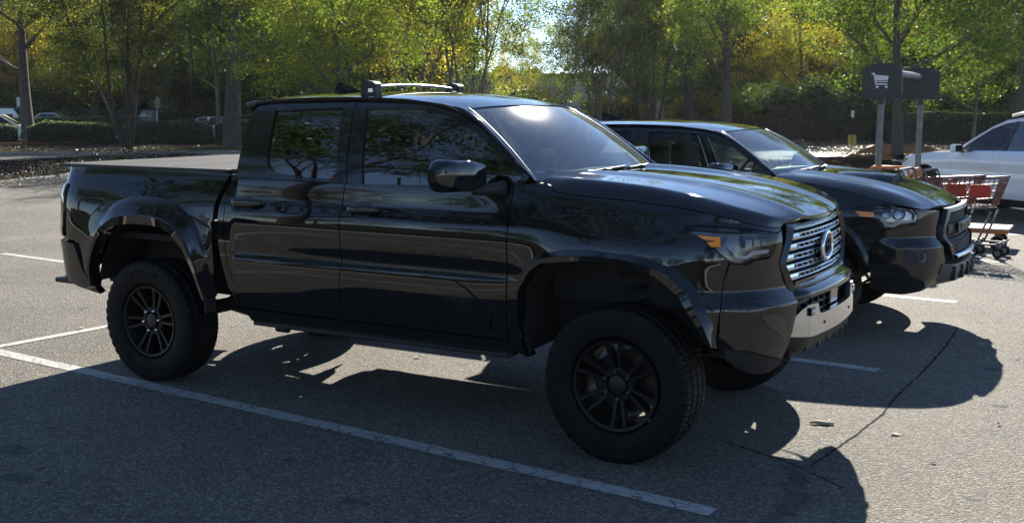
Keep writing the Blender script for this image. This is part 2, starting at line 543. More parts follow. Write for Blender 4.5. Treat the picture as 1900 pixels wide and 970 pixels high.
def make_wheel(R, rim_r, w, rim_mat, letters=True):
    """wheel prototype at the origin, outer face towards -y"""
    root = empty('wheel')
    ty = link('tyre', tyre_mesh(R, rim_r + .008, w), 'rubber', root)
    rm = rim_mesh(rim_r, w).build('rim', rim_mat, root, smooth=True, angle=28)
    y0 = -w * .40
    cap = MB().lathe([(0, y0 + .018), (.03, y0 + .018), (.045, y0 + .022), (.05, y0 + .034), (.05, y0 + .06)], 32).build('centre_cap', 'satin_black', root, smooth=True, angle=35)
    for k in range(6):
        a = 2 * math.pi * (k + .25) / 6
        M = Matrix.Translation((math.cos(a) * .0705, 0, math.sin(a) * .0705))
        MB().lathe([(0, y0 + .010), (.007, y0 + .010), (.0105, y0 + .016), (.0105, y0 + .035)], 6, M=M).build('lug_nut', 'chrome', root)
    disc = MB().lathe([(0, y0 + .125), (.165, y0 + .125), (.165, y0 + .15), (0, y0 + .15)], 40).build('brake_disc', 'brake_steel', root, smooth=True, angle=30)
    cal = MB().box((-.12, y0 + .125, .06), (.07, .07, .16), bev=.015).build('brake_caliper', 'satin_black', root)
    if letters:
        for word, ang0 in (('FALKEN', 2.2), ('WILDPEAK', 5.2)):
            rr = (rim_r + R) / 2 + .004
            for i, ch in enumerate(word):
                lm = text_mesh(ch, .048, .0016)
                a = ang0 - i * .165
                M = Matrix.Rotation(-(a - math.pi / 2), 4, 'Y') @ Matrix.Translation((0, -w * .506, rr)) @ Matrix.Rotation(math.pi / 2, 4, 'X')
                lm.transform(M)
                link('raised_letter', lm, 'rubber', root)
    return root
def put_wheel(proto, loc, parent, far, spin, first=False):
    o = proto if first else copy_tree(proto)
    o.parent = parent; o.location = loc
    o.rotation_euler = (0, spin, math.pi if far else 0)
    return o

# ------------------------------------------------------------------ the ground
def asphalt_mat(name):
    m, nt, b = _nodes(name)
    p = wpos(nt)
    v = nd(nt, 'ShaderNodeTexVoronoi'); v.inputs['Scale'].default_value = 88.0
    nt.links.new(p, v.inputs['Vector'])
    sep = nd(nt, 'ShaderNodeSeparateColor'); nt.links.new(v.outputs['Color'], sep.inputs[0])
    agg = ramp(nt, sep.outputs[0], [(0.0, (.050, .046, .040)), (.40, (.160, .150, .132)), (.75, (.31, .289, .252)), (1.0, (.64, .595, .52))])
    fine = noise(nt, p, 240.0, 3, .7)
    c1 = mixc(nt, .55, agg, ramp(nt, fine, [(.3, (.085, .080, .072)), (.72, (.30, .284, .255))]))
    big = noise(nt, p, .55, 6, .6)
    c2 = mixc(nt, 1.0, c1, ramp(nt, big, [(.28, (.76, .745, .715)), (.72, (1.24, 1.20, 1.12))]), 'MULTIPLY')
    st = noise(nt, p, 2.6, 7, .65)
    c3 = mixc(nt, 1.0, c2, ramp(nt, st, [(.60, (1, 1, 1)), (.74, (.70, .69, .68))]), 'MULTIPLY')
    nt.links.new(c3, b.inputs['Base Color'])
    b.inputs['Roughness'].default_value = .8
    b.inputs['Specular IOR Level'].default_value = .2
    hgt = mathn(nt, 'ADD', mathn(nt, 'MULTIPLY', v.outputs['Distance'], -1.3), fine)
    bump(nt, b, hgt, 1.0, .014)
    MATS[name] = m
asphalt_mat('asphalt')
def paint_mat(name, col):
    m, nt, b = _nodes(name)
    p = wpos(nt)
    w = nd(nt, 'ShaderNodeVectorMath', operation='ADD')
    n3 = nd(nt, 'ShaderNodeTexNoise'); n3.inputs['Scale'].default_value = 5.0; n3.inputs['Detail'].default_value = 5.0
    nt.links.new(p, n3.inputs['Vector'])
    sc = nd(nt, 'ShaderNodeVectorMath', operation='SCALE'); sc.inputs['Scale'].default_value = .28
    nt.links.new(n3.outputs['Color'], sc.inputs[0]); nt.links.new(p, w.inputs[0]); nt.links.new(sc.outputs[0], w.inputs[1])
    v = nd(nt, 'ShaderNodeTexVoronoi', feature='DISTANCE_TO_EDGE'); v.inputs['Scale'].default_value = 5.2
    nt.links.new(w.outputs[0], v.inputs['Vector'])
    fine = noise(nt, p, 160.0, 4, .7)
    worn = noise(nt, p, 13.0, 7, .72)
    base = mixc(nt, ramp(nt, worn, [(.46, 0.0), (.72, .75)]), ramp(nt, fine, [(.3, tuple(c * .7 for c in col)), (.7, col)]), (.16, .155, .145))
    c = mixc(nt, ramp(nt, v.outputs['Distance'], [(.009, 0.92), (.022, 0.0)]), base, (.035, .034, .032))
    nt.links.new(c, b.inputs['Base Color'])
    b.inputs['Roughness'].default_value = .7
    bump(nt, b, fine, .5, .003)
    MATS[name] = m
paint_mat('stripe_paint', (.46, .455, .43))
def mulch_mat(name, c0, c1, c2):
    m, nt, b = _nodes(name)
    p = wpos(nt)
    v = nd(nt, 'ShaderNodeTexVoronoi'); v.inputs['Scale'].default_value = 11.0
    nt.links.new(p, v.inputs['Vector'])
    sep = nd(nt, 'ShaderNodeSeparateColor'); nt.links.new(v.outputs['Color'], sep.inputs[0])
    a = ramp(nt, sep.outputs[0], [(.1, c0), (.6, c1), (1.0, c2)])
    f = noise(nt, p, .8, 5)
    nt.links.new(mixc(nt, 1.0, a, ramp(nt, f, [(.3, .6), (.7, 1.2)]), 'MULTIPLY'), b.inputs['Base Color'])
    b.inputs['Roughness'].default_value = .95
    b.inputs['Specular IOR Level'].default_value = 0.0
    b.inputs['IOR'].default_value = 1.01
    bump(nt, b, v.outputs['Distance'], .6, .03)
    MATS[name] = m
mulch_mat('mulch', (.009, .007, .0055), (.022, .016, .0125), (.060, .045, .034))
mulch_mat('grass_ground', (.035, .045, .015), (.075, .085, .03), (.15, .13, .06))
plain('kerb_concrete', (.27, .26, .235), .8, vary=.25, vscale=3, bmp=.3, bscale=80)
plain('sunlit_pale_ground', (.36, .34, .30), .8, vary=.15, vscale=1.2, bmp=.3, bscale=60)
plain('crack_tar', (.032, .031, .030), .95, spec=.02, vary=.4, vscale=30, bmp=.5, bscale=90)
plain('dirt_stain', (.098, .093, .085), .9, spec=.1, vary=.3, vscale=12)

m = MB()
m.add([(-700, -700, 0), (700, -700, 0), (700, 900, 0), (-700, 900, 0)], [(0, 1, 2, 3)])
ground = tag(m.build('parking_lot', 'asphalt'), kind='structure')
EX = Vector((.997, -.078, 0)); EY = Vector((.078, .997, 0))
def stripe(p, q, w, z=.003, name='parking_stripe', n=24, seed=1):
    rg = random.Random(seed)
    p, q = Vector((*p, z)), Vector((*q, z)); d = (q - p).normalized(); t = Vector((-d.y, d.x, 0))
    L, Rr = [], []
    for k in range(n + 1):
        c = p.lerp(q, k / n)
        L.append(tuple(c + t * (w / 2 + rg.uniform(-.004, .004)))); Rr.append(tuple(c - t * (w / 2 + rg.uniform(-.004, .004))))
    return MB().grid([L, Rr]).build(name, 'stripe_paint')
for k, (x0, x1) in ((-1, (-1.75, 4.0)), (0, (-1.75, 4.03)), (1, (-6.6, 4.07)), (2, (-6.6, 4.1)), (3, (-6.6, 4.1)), (4, (-6.6, 4.1))):
    # each bay line; the lines lean a little against the trucks
    y1 = -1.36 + 3.12 * k
    p = (x0, y1 + (x0 - 4.03) * -.078); q = (x1, y1 + (x1 - 4.03) * -.078)
    tag(stripe(p, q, .112, seed=k + 5), kind='structure')
tag(stripe((-1.82, -4.6), (-1.62, -.97), .10, seed=31), kind='structure')
tag(stripe((-1.805, -.85), (-1.10, 8.2), .10, .0045, seed=32), kind='structure')
def ribbon(pts, w, name, mat, z=.002, seed=1, rough=.35):
    rg = random.Random(seed)
    c = [Vector((*p, z)) for p in resample(catmull(pts, 6), max(12, len(pts) * 14))]
    L, Rr = [], []
    for i, q in enumerate(c):
        d = c[min(i + 1, len(c) - 1)] - c[max(i - 1, 0)]; d.normalize(); t = Vector((-d.y, d.x, 0))
        ww = w * (1 + rg.uniform(-rough, rough)); o = rg.uniform(-.3, .3) * w
        L.append(tuple(q + t * (ww / 2 + o))); Rr.append(tuple(q - t * (ww / 2 - o)))
    return MB().grid([L, Rr]).build(name, mat, ground)
ribbon([(4.30, 3.6), (4.33, 2.97), (4.34, 1.9), (4.32, 1.2), (4.33, .69), (4.30, .2), (4.25, -.3), (4.22, -.56)], .013, 'crack', 'crack_tar', seed=2)
ribbon([(4.22, -.50), (4.235, -.8), (4.30, -1.05), (4.28, -1.35), (4.22, -1.7)], .07, 'crack', 'dirt_stain', z=.0025, seed=3, rough=.6)
ribbon([(3.70, -.32), (3.84, -.38), (4.02, -.46), (4.2, -.56), (4.45, -.75)], .010, 'crack', 'crack_tar', z=.0015, seed=4)
ribbon([(3.2, -2.1), (3.5, -2.02), (3.9, -2.12), (4.3, -2.0)], .012, 'crack', 'crack_tar', seed=5)
def blot(c, rx, ry, seed, mat='dirt_stain'):
    rg = random.Random(seed)
    vs = [(c[0] + rx * math.cos(a) * rg.uniform(.75, 1.15), c[1] + ry * math.sin(a) * rg.uniform(.75, 1.15), .0012) for a in [2 * math.pi * k / 22 for k in range(22)]]
    MB().add(vs, [tuple(range(22))]).build('oil_stain', mat, ground)
for i, (bx0, by0, br) in enumerate(((4.9, 1.2, .05), (5.2, .3, .035), (4.75, 2.2, .06), (5.0, -.6, .03), (-2.6, .6, .06), (-3.4, 1.5, .09), (-2.2, -1.3, .04), (3.1, -2.6, .035), (1.9, -1.75, .03), (5.3, 2.6, .05))): blot((bx0, by0), br, br * .7, 20 + i)
blot((.95, -2.62), .10, .055, 3); blot((.55, -2.35), .12, .07, 4); blot((2.55, -2.05), .055, .04, 5)

def island(poly, name, mat, kerb=True, h=.13, w=.16, lift=.02, mound=0.0):
    """planted island: a real kerb ring and a bed inside it"""
    c = [Vector((*p, 0)) for p in resample(catmull(list(poly) + [poly[0]], 6), 90)[:-1]]
    n = len(c)
    area = sum(c[i].x * c[(i + 1) % n].y - c[(i + 1) % n].x * c[i].y for i in range(n))
    if area < 0: c.reverse()
    nin = []
    for i in range(n):
        d = (c[(i + 1) % n] - c[i - 1]).normalized(); nin.append(Vector((-d.y, d.x, 0)))
    if kerb:
        rows = [[tuple(p + q * dd + Vector((0, 0, hh))) for p, q in zip(c, nin)] for dd, hh in ((0, 0), (.012, h * .8), (.035, h), (w, h), (w, 0))]
        k = MB().grid(rows, closed_u=True).build('kerb', 'kerb_concrete')
        tag(k, kind='structure')
    cen = sum(c, Vector()) / n
    rg = random.Random(len(poly))
    rows = []
    for t in (0, .08, .25, .45, .7, .9, 1.0):
        r = []
        for p, q in zip(c, nin):
            a = p + q * (w if kerb else 0)
            zz = h - lift + mound * math.sin(min(1, t * 1.6) * math.pi / 2) + (rg.uniform(-.03, .03) if 0 < t < 1 else 0)
            b = a.lerp(cen, t); r.append((b.x, b.y, zz))
        rows.append(r)
    bed = MB().grid(rows, closed_u=True).build(name, mat, smooth=True)
    tag(bed, kind='structure')
    return c
left_isle = [(-15.0, 5.2), (-14.4, 5.9), (-17.1, 9.9), (-18.1, 12.4), (-20.1, 15.4), (-22.7, 20.4), (-24.2, 23.6), (-26.2, 23.4), (-26.6, 21.0), (-26.4, 16.7), (-24.0, 12.0), (-18.5, 7.0)]
island(left_isle, 'mulch_bed', 'mulch', mound=.12)
isle_r = [(-3.5, 30.9), (-2.0, 30.2), (-.6, 33.3), (-1.7, 40.6), (-3.6, 44.0), (-4.9, 43.6), (-4.9, 40.2), (-3.9, 33.0)]
island(isle_r, 'mulch_mound', 'mulch', mound=.22, lift=0)
m = MB().add([(x, y, .004) for x, y in ((-8.8, 37.5), (-5.2, 29.2), (-3.9, 29.9), (-4.1, 32.5), (-5.2, 38.0), (-5.3, 44.0), (-7.4, 43.6))], [tuple(range(7))])  # drive strip lightened: sunshine on the asphalt is put into its colour
tag(m.build('sunlit_drive', 'sunlit_pale_ground'), kind='structure')
near_r = [(-4.6, 27.4), (-3.2, 28.6), (-1.2, 27.6), (.8, 24.0), (.6, 21.6), (-.8, 22.0), (-3.0, 24.6)]
island(near_r, 'mulch_bed', 'mulch', mound=.25, lift=0)
strip = [(-70, -25), (-50, -8), (-36, 8.5), (-32.5, 16.5), (-31.6, 20.1), (-29, 22.7), (-26, 25.6), (-20, 31.5), (-14.5, 38), (-10.1, 44.4), (-5.3, 47.2), (3, 51), (16, 56), (34, 60)]
def strip_offset(d):
    P = [Vector((*p, 0)) for p in resample(catmull(strip, 6), 80)]; out = []
    for i, p in enumerate(P):
        t = (P[min(i + 1, 79)] - P[max(i - 1, 0)]).normalized(); out.append(p + Vector((-t.y, t.x, 0)) * d)
    return out
for name, mat, a, b, za, zb in (('kerb', 'kerb_concrete', None, None, 0, 0), ('grass_verge', 'grass_ground', .16, 2.3, .12, .16), ('planting_bed', 'mulch', 2.3, 16.0, .161, .22)):
    if name == 'kerb':
        rows = [[tuple(p + Vector((0, 0, h))) for p in strip_offset(d)] for d, h in ((0, 0), (.012, .11), (.035, .14), (.16, .14), (.161, .0))]
    else:
        rows = [[tuple(p + Vector((0, 0, za + (zb - za) * t + .03 * math.sin(i * 1.7 + t * 9)))) for i, p in enumerate(strip_offset(a + (b - a) * t))] for t in (0, .2, .4, .6, .8, 1)]
    tag(MB().grid(rows).build(name, mat, smooth=name != 'kerb'), kind='structure')
# bed behind the photographer, seen in the paint
back_isle = [(-30, -9.4), (-14, -8.2), (-2, -7.9), (8, -8.3), (11, -9.6), (10, -14.8), (-4, -15.2), (-28, -14.6)]
island(back_isle, 'mulch_bed', 'mulch', mound=.2)

# ------------------------------------------------------------------ foliage
def leaf_mat(name, stops, trans=.62, gloss=.025):
    m = bpy.data.materials.new(name); m.use_nodes = True
    nt = m.node_tree; nt.nodes.clear()
    out = nd(nt, 'ShaderNodeOutputMaterial')
    g = nd(nt, 'ShaderNodeNewGeometry')
    oi = nd(nt, 'ShaderNodeObjectInfo')
    big = noise(nt, g.outputs['Position'], .55, 3, .6)
    f = mathn(nt, 'ADD', mathn(nt, 'MULTIPLY', g.outputs['Random Per Island'], .55), mathn(nt, 'MULTIPLY', big, .55))
    f = mathn(nt, 'ADD', f, mathn(nt, 'MULTIPLY', mathn(nt, 'SUBTRACT', oi.outputs['Random'], .5), .22))
    col = ramp(nt, f, stops)
    d = nd(nt, 'ShaderNodeBsdfDiffuse'); t = nd(nt, 'ShaderNodeBsdfTranslucent'); gl = nd(nt, 'ShaderNodeBsdfGlossy'); gl.inputs['Roughness'].default_value = .38
    gl.inputs[0].default_value = (.8, .8, .8, 1)
    nt.links.new(col, d.inputs[0])
    nt.links.new(mixc(nt, 1.0, col, (2.85, 2.95, .9), 'MULTIPLY'), t.inputs[0])
    m1 = nd(nt, 'ShaderNodeMixShader'); m1.inputs[0].default_value = trans
    m2 = nd(nt, 'ShaderNodeMixShader'); m2.inputs[0].default_value = gloss
    nt.links.new(d.outputs[0], m1.inputs[1]); nt.links.new(t.outputs[0], m1.inputs[2])
    nt.links.new(m1.outputs[0], m2.inputs[1]); nt.links.new(gl.outputs[0], m2.inputs[2])
    nt.links.new(m2.outputs[0], out.inputs[0])
    MATS[name] = m
leaf_mat('leaf_green', [(.2, (.018, .034, .012)), (.5, (.042, .070, .020)), (.75, (.085, .110, .028)), (1, (.19, .17, .04))])
leaf_mat('leaf_yellow', [(.2, (.030, .050, .013)), (.5, (.075, .100, .022)), (.72, (.19, .170, .034)), (.95, (.31, .19, .035))])
leaf_mat('leaf_orange', [(.2, (.040, .042, .014)), (.5, (.085, .070, .022)), (.8, (.15, .095, .03)), (1, (.20, .085, .03))])
leaf_mat('leaf_dark', [(.2, (.016, .029, .012)), (.6, (.032, .051, .019)), (1, (.060, .080, .026))], .45, .03)
leaf_mat('leaf_olive', [(.2, (.014, .021, .009)), (.55, (.032, .042, .015)), (.8, (.066, .072, .022)), (1, (.17, .15, .035))], .62, .025)
leaf_mat('leaf_hedge', [(.2, (.026, .046, .015)), (.6, (.055, .085, .024)), (1, (.11, .13, .04))], .4, .08)
def bark(name, c):
    m, nt, b = _nodes(name)
    p = coords(nt)
    mp = nd(nt, 'ShaderNodeMapping'); mp.inputs['Scale'].default_value = (7, 7, 1.6); nt.links.new(p, mp.inputs[0])
    f = noise(nt, mp.outputs[0], 2.2, 7, .65)
    nt.links.new(ramp(nt, f, [(.3, tuple(k * .45 for k in c)), (.55, c), (.8, tuple(k * 1.5 for k in c))]), b.inputs['Base Color'])
    b.inputs['Roughness'].default_value = .9
    bump(nt, b, f, 1.0, .05)
    MATS[name] = m
bark('bark', (.085, .072, .060)); bark('bark_pale', (.16, .135, .11)); bark('bark_dark', (.045, .039, .034))
RNG = np.random.default_rng(11)
def leaves(cent, size, rng, flat=.5, ratio=.62):
    """folded leaf blades (two triangles pairs) at the given centres"""
    n = len(cent)
    ax = rng.normal(size=(n, 3)); ax[:, 2] *= .7; ax /= np.linalg.norm(ax, axis=1)[:, None]
    nr = rng.normal(size=(n, 3)); nr[:, 2] += flat * 1.5
    bx = np.cross(nr, ax); bx /= np.linalg.norm(bx, axis=1)[:, None] + 1e-9
    nz = np.cross(ax, bx)
    s = size * rng.uniform(.6, 1.35, size=(n, 1))
    a = cent - ax * s * .5; c = cent + ax * s * .5
    b = cent + bx * s * ratio * .5 + nz * s * .12; d = cent - bx * s * ratio * .5 + nz * s * .12
    V = np.stack([a, b, c, d], 1).reshape(-1, 3)
    i = np.arange(n) * 4
    F = np.stack([i, i + 1, i + 2, i + 3], 1)
    return V, F
def np_mesh(V, F, smooth=False):
    me = bpy.data.meshes.new('foliage')
    V = np.asarray(V, dtype=np.float32); F = np.asarray(F, dtype=np.int32)
    k = F.shape[1]
    me.vertices.add(len(V)); me.vertices.foreach_set('co', V.ravel())
    me.loops.add(F.size); me.loops.foreach_set('vertex_index', F.ravel())
    me.polygons.add(len(F)); me.polygons.foreach_set('loop_start', np.arange(len(F), dtype=np.int32) * k)
    me.update(calc_edges=True)
    if smooth: me.polygons.foreach_set('use_smooth', np.ones(len(F), dtype=bool))
    return me
def tree_proto(seed, H, cr, base, tr, stems=1, ncl=230, per=60, leaf=.16, cl=.75, zsq=1.0, spread=.25, gap=.0):
    rng = np.random.default_rng(seed); rd = random.Random(seed)
    tm = MB(); ends = []
    def limb(p, d, L, r, depth):
        pts = [Vector(p)]; rs = [r]; d = Vector(d).normalized(); n = 5
        for k in range(n):
            d = (d + Vector((rd.uniform(-.16, .16), rd.uniform(-.16, .16), rd.uniform(-.05, .14)))).normalized()
            pts.append(pts[-1] + d * L / n); rs.append(r * (1 - .75 * (k + 1) / n))
        tm.tube(pts, rs, 6 if r < .06 else 9, caps=False)
        ends.append(pts[-1]); ends.append(pts[-2])
        if depth > 0:
            for k in range(rd.randint(2, 3)):
                i = rd.randint(2, n); dd = (d + Vector((rd.uniform(-1, 1), rd.uniform(-1, 1), rd.uniform(-.2, .7)))).normalized()
                limb(pts[i], dd, L * rd.uniform(.45, .7), rs[i] * .75, depth - 1)
    cz = (base + H) / 2; ch = (H - base) / 2
    if stems == 1:
        top = Vector((rd.uniform(-.4, .4), rd.uniform(-.4, .4), H * .86)); pts = []; rs = []
        for k in range(11):
            t = k / 10
            pts.append(Vector((top.x * t + .10 * math.sin(t * 5 + seed), top.y * t + .10 * math.cos(t * 4 + seed), top.z * t)))
            rs.append(tr * ((1.28 if k == 0 else 1.06 if k == 1 else 1) * (1 - .86 * t)))
        pts.insert(1, pts[0].lerp(pts[1], .25)); rs.insert(1, tr * 1.08)
        tm.tube(pts, rs, 14, caps=False)
        for k in range(11):
            t = rd.uniform(max(.3, base / H * .9), .9); i = min(11, int(t * 11)); a = 2.4 * k + rd.uniform(-.4, .4)
            limb(pts[i], (math.cos(a), math.sin(a), rd.uniform(.35, .9)), cr * rd.uniform(.75, 1.05) * (1.15 - t * .5), rs[i] * .5, 1)
    else:
        for k in range(stems):
            a = 2 * math.pi * k / stems + rd.uniform(-.3, .3)
            d = Vector((math.cos(a) * spread * rd.uniform(.6, 1.4), math.sin(a) * spread * rd.uniform(.6, 1.4), 1))
            limb((math.cos(a) * tr * 1.2, math.sin(a) * tr * 1.2, 0), d, H * .72, tr * rd.uniform(.7, 1.1), 2)
    E = np.array([tuple(e) for e in ends if e.z > base * .85])
    # leaf clusters hang round limb ends and through the shell of the crown
    u = rng.normal(size=(ncl, 3)); u /= np.linalg.norm(u, axis=1)[:, None]
    rad = rng.uniform(.45, 1.0, size=(ncl, 1)) ** .6
    sh = 1 + .22 * np.sin(u[:, :1] * 3.1 + seed) + .18 * np.sin(u[:, 1:2] * 4.3 + seed * 2)
    C = u * rad * sh * np.array([cr, cr, ch * zsq]) + np.array([0, 0, cz])
    nE = int(ncl * .45)
    if len(E): C[:nE] = E[rng.integers(0, len(E), nE)] + rng.normal(size=(nE, 3)) * .35
    C = C[C[:, 2] > base * .8]
    cs = rng.uniform(.55, 1.3, size=(len(C), 1)) * cl
    P = np.repeat(C, per, 0) + rng.normal(size=(len(C) * per, 3)) * np.repeat(cs, per, 0) * np.array([.44, .44, .30])
    V, F = leaves(P, leaf, rng)
    return mesh(tm.v, tm.f, True, 'trunk'), np_mesh(V, F)
PROTO = {
    'oak': tree_proto(3, 12.5, 4.8, 3.0, .34, ncl=430, per=110, leaf=.118),
    'oak_high': tree_proto(5, 13.5, 4.8, 5.2, .34, ncl=380, per=110, leaf=.118),
    'maple': tree_proto(8, 10.5, 4.2, 2.3, .22, ncl=380, per=105, leaf=.105),
    'myrtle': tree_proto(15, 8.0, 2.7, 2.6, .085, stems=6, ncl=270, per=110, leaf=.09, cl=.6),
    'myrtle_wide': tree_proto(22, 9.0, 3.6, 3.0, .11, stems=5, ncl=330, per=110, leaf=.098, cl=.7, spread=.36),
    'dense': tree_proto(31, 13.5, 5.2, .5, .30, ncl=560, per=80, leaf=.20, cl=1.15),
    'young': tree_proto(44, 6.5, 1.7, 2.6, .10, ncl=80, per=90, leaf=.095, cl=.5),
}
TREES = {}
def tree(kind, x, y, label, sc=1.0, rz=0.0, leafm='leaf_green', barkm='bark', zs=None, group='trees round the car park', name=None, ts=1.0):
    tm, cm = PROTO[kind]
    r = empty(name or {'oak': 'oak_tree', 'oak_high': 'oak_tree', 'maple': 'maple_tree', 'myrtle': 'crape_myrtle', 'myrtle_wide': 'crape_myrtle', 'dense': 'evergreen_tree', 'young': 'young_tree'}[kind], (x, y, .1), rz)
    r.scale = (sc, sc, zs or sc)
    tag(r, label, 'tree', group)
    a = link('trunk', tm, None, r, scale=(ts, ts, 1)); b = link('crown', cm, None, r)
    for o, mm in ((a, barkm), (b, leafm)):
        if not o.data.materials: o.data.materials.append(MATS[mm])
        o.material_slots[0].link = 'OBJECT'; o.material_slots[0].material = MATS[mm]
    return r
# ------------------------------------------------------------------ the lifted black pickup in front
truck = empty('pickup_truck')
tag(truck, 'glossy black crew cab pickup with chrome barred grille, nearest the camera', 'pickup truck')
def off(poly, d): return [(u, v + d) for u, v in poly]
S, G = S1, G1
DU, DV = .05, .022

# flank curves (s, z) -------------------------------------------------------
cab_edge = [(.709, 1.352), (.673, 1.283), (.645, 1.184), (.638, 1.052), (.655, .851), (.690, .683), (.754, .574), (.80, .553)]
bed_edge = [(.668, 1.372), (.628, 1.282), (.604, 1.182), (.592, 1.049), (.592, .847), (.581, .621)]
b_seam = [(1.613, 1.345), (1.603, 1.225), (1.604, 1.011), (1.600, .664), (1.590, .553)]
a_seam = [(2.712, 1.36), (2.722, 1.164), (2.716, .936), (2.704, .553)]
r_arch_in = [(-.531, .588), (-.505, .70), (-.458, .811), (-.400, .90), (-.332, .964), (-.211, 1.017), (-.06, 1.033), (.10, 1.035), (.20, 1.025), (.296, .993), (.394, .902), (.455, .751), (.495, .575)]
r_arch_out = [(-.575, .60), (-.558, .692), (-.48, .919), (-.42, 1.049), (-.29, 1.168), (-.143, 1.21), (0, 1.213), (.133, 1.21), (.308, 1.176), (.461, 1.076), (.562, .88), (.564, .60)]
f_arch_in = [(2.831, .477), (2.80, .56), (2.792, .655), (2.798, .829), (2.861, .934), (2.944, .991), (3.161, 1.018), (3.369, 1.021), (3.568, .974), (3.68, .889), (3.759, .779), (3.83, .652)]
f_arch_out = [(2.790, .477), (2.754, .65), (2.773, .856), (2.831, .974), (2.914, 1.037), (3.07, 1.069), (3.251, 1.078), (3.512, 1.063), (3.674, 1.008), (3.778, .908), (3.843, .759), (3.862, .640)]
hood_seam = [(2.840, 1.392), (2.904, 1.380), (2.945, 1.350), (3.02, 1.339), (3.166, 1.330), (3.4, 1.318), (3.634, 1.298), (3.816, 1.274), (3.909, 1.256), (4.03, 1.228), (4.14, 1.208), (4.262, 1.198)]
lamp = [(3.681, 1.208), (3.764, 1.212), (3.904, 1.208), (4.053, 1.196), (4.213, 1.171), (4.190, 1.114), (4.140, 1.064), (4.041, 1.061), (4.004, 1.04), (3.932, 1.045), (3.869, 1.092), (3.801, 1.146), (3.726, 1.182)]
def inset_curve(c, k):   # move an arch curve towards another by factor
    return c
arch_r_cut = [(a[0] * .45 + b[0] * .55, a[1] * .45 + b[1] * .55) for a, b in zip(resample(r_arch_in, 22), resample(r_arch_out, 22))]
arch_f_cut = [(a[0] * .5 + b[0] * .5, a[1] * .5 + b[1] * .5) for a, b in zip(resample(f_arch_in, 26), resample(f_arch_out, 26))]
arch_f_cut[-1] = (3.852, .645)

def bump_arch(u, z, cx, rad, amp):   # soft box flare pressed in the panels round a wheel
    d = math.hypot((u - cx) * .95, (z - .52)); return amp * math.exp(-((d - rad) / .11) ** 2) * sstep(.45, .75, z)
def SB(u, z):
    x, y, zz = S(u, z)
    k = bump_arch(u, z, 0.02, .56, .030) * (1 - sstep(.52, .62, u)) + bump_arch(u, z, 3.30, .52, .022) * sstep(2.72, 2.95, u) * (1 - sstep(3.75, 3.95, u))
    return (x, y - k, zz)
# cargo bed side
poly = [(-1.25, 1.386), (-.4, 1.386), (.2, 1.380)] + bed_edge + [(.57, .60)] + [p for p in reversed(arch_r_cut)] + [(-.60, .60), (-.66, .79), (-.705, .885), (-1.25, .890)]
both_sides('bed_side', panel_mesh(poly, SB, DU, DV), 'black_paint', truck)
# tailgate
def tail(y, z):
    s = PL1.smin + abs(y) * 0.985
    x, yy, _ = S1(s, z); return (x, y, z)
poly = [(-.70, 1.385), (.70, 1.385), (.70, .90), (-.70, .90)]
tg = link('tailgate', panel_mesh(poly, tail, .1, .05, flip=True), 'black_paint', truck)
MB().box((-1.04, 0, 1.18), (.03, .26, .07), bev=.01).build('handle', 'satin_black', tg)
# rear bumper wraps the corner
poly = [(-.690, .868), (-.635, .69), (-.50, .535), (-.75, .575), (-1.0, .635), (PL1.smin, .67), (PL1.smin, .875), (-1.2, .875)]
both_sides('rear_bumper', panel_mesh(poly, S, DU, .03, flange=.05, lift=.022), 'black_paint', truck)
for sg in (-1, 1):
    MB().box((-.875, sg * .80, .585), (.26, .17, .038), bev=.014).build('bumper_step', 'black_plastic', truck)
# tail lamps
poly = [(-.825, 1.262), (-.82, 1.08), (-.83, .905), (-.95, .900), (-1.14, .905), (-1.14, 1.262)]
tl = both_sides('tail_lamp', panel_mesh(poly, S, .05, .03, flange=.03, lift=.012), 'gloss_black', truck)
for z0, z1 in ((1.175, 1.252), (.912, .972)):
    me = panel_mesh([(-.835, z0), (-1.13, z0), (-1.13, z1), (-.835, z1)], S, .04, .03, flange=.004, lift=.016)
    both_sides('lens', me, 'red_lens', tl)
for o in truck.children:
    pass
# cab corner behind the rear door
poly = cab_edge[:-1] + [(.80, .575), (.738, .69), (.703, .851), (.686, 1.052), (.692, 1.184), (.715, 1.283), (.745, 1.352)]
both_sides('cab_corner', panel_mesh(poly, S, DU, DV), 'black_paint', truck)
# doors ---------------------------------------------------------------------
g = .0035
rear_door_poly = [(.751, 1.352), (.721, 1.283), (.698, 1.184), (.692, 1.052), (.709, .851), (.744, .69), (.806, .575), (.83, .556)] + [(u - g, v) for u, v in reversed(b_seam)]
front_door_poly = [(u + g, v) for u, v in b_seam] + [(u - g, v) for u, v in reversed(a_seam)]
rd = both_sides('rear_door', panel_mesh(rear_door_poly, S, DU, .016), 'black_paint', truck)
fd = both_sides('front_door', panel_mesh(front_door_poly, S, DU, .016), 'black_paint', truck)
# lower cladding that sweeps up over both doors
clad_r = [(.745, .895), (1.20, .888), (1.604, .880), (1.600, .662), (1.598, .60), (.80, .60), (.748, .69)]
clad_f = [(1.610, .880), (2.09, .871), (2.34, .862), (2.40, .848), (2.47, .812), (2.62, .690), (2.60, .60), (1.602, .60), (1.604, .662)]
both_sides('cladding', panel_mesh(clad_r, S, DU, .02, flange=.014, lift=.011), 'black_paint', rd)
both_sides('cladding', panel_mesh(clad_f, S, DU, .02, flange=.014, lift=.011), 'black_paint', fd)
lt = text_mesh('LIMITED', .048, .0015)
lo = link('lettering', lt, 'satin_chrome', fd[0])
p = Vector(S(2.41, .757)); lo.location = (p.x, p.y - .0125, p.z); lo.rotation_euler = (math.radians(88), 0, 0)
MATS['badge_grey'] = plain('badge_grey', (.018, .018, .019), .35, metal=.3); lt.materials.clear(); lt.materials.append(MATS['badge_grey'])
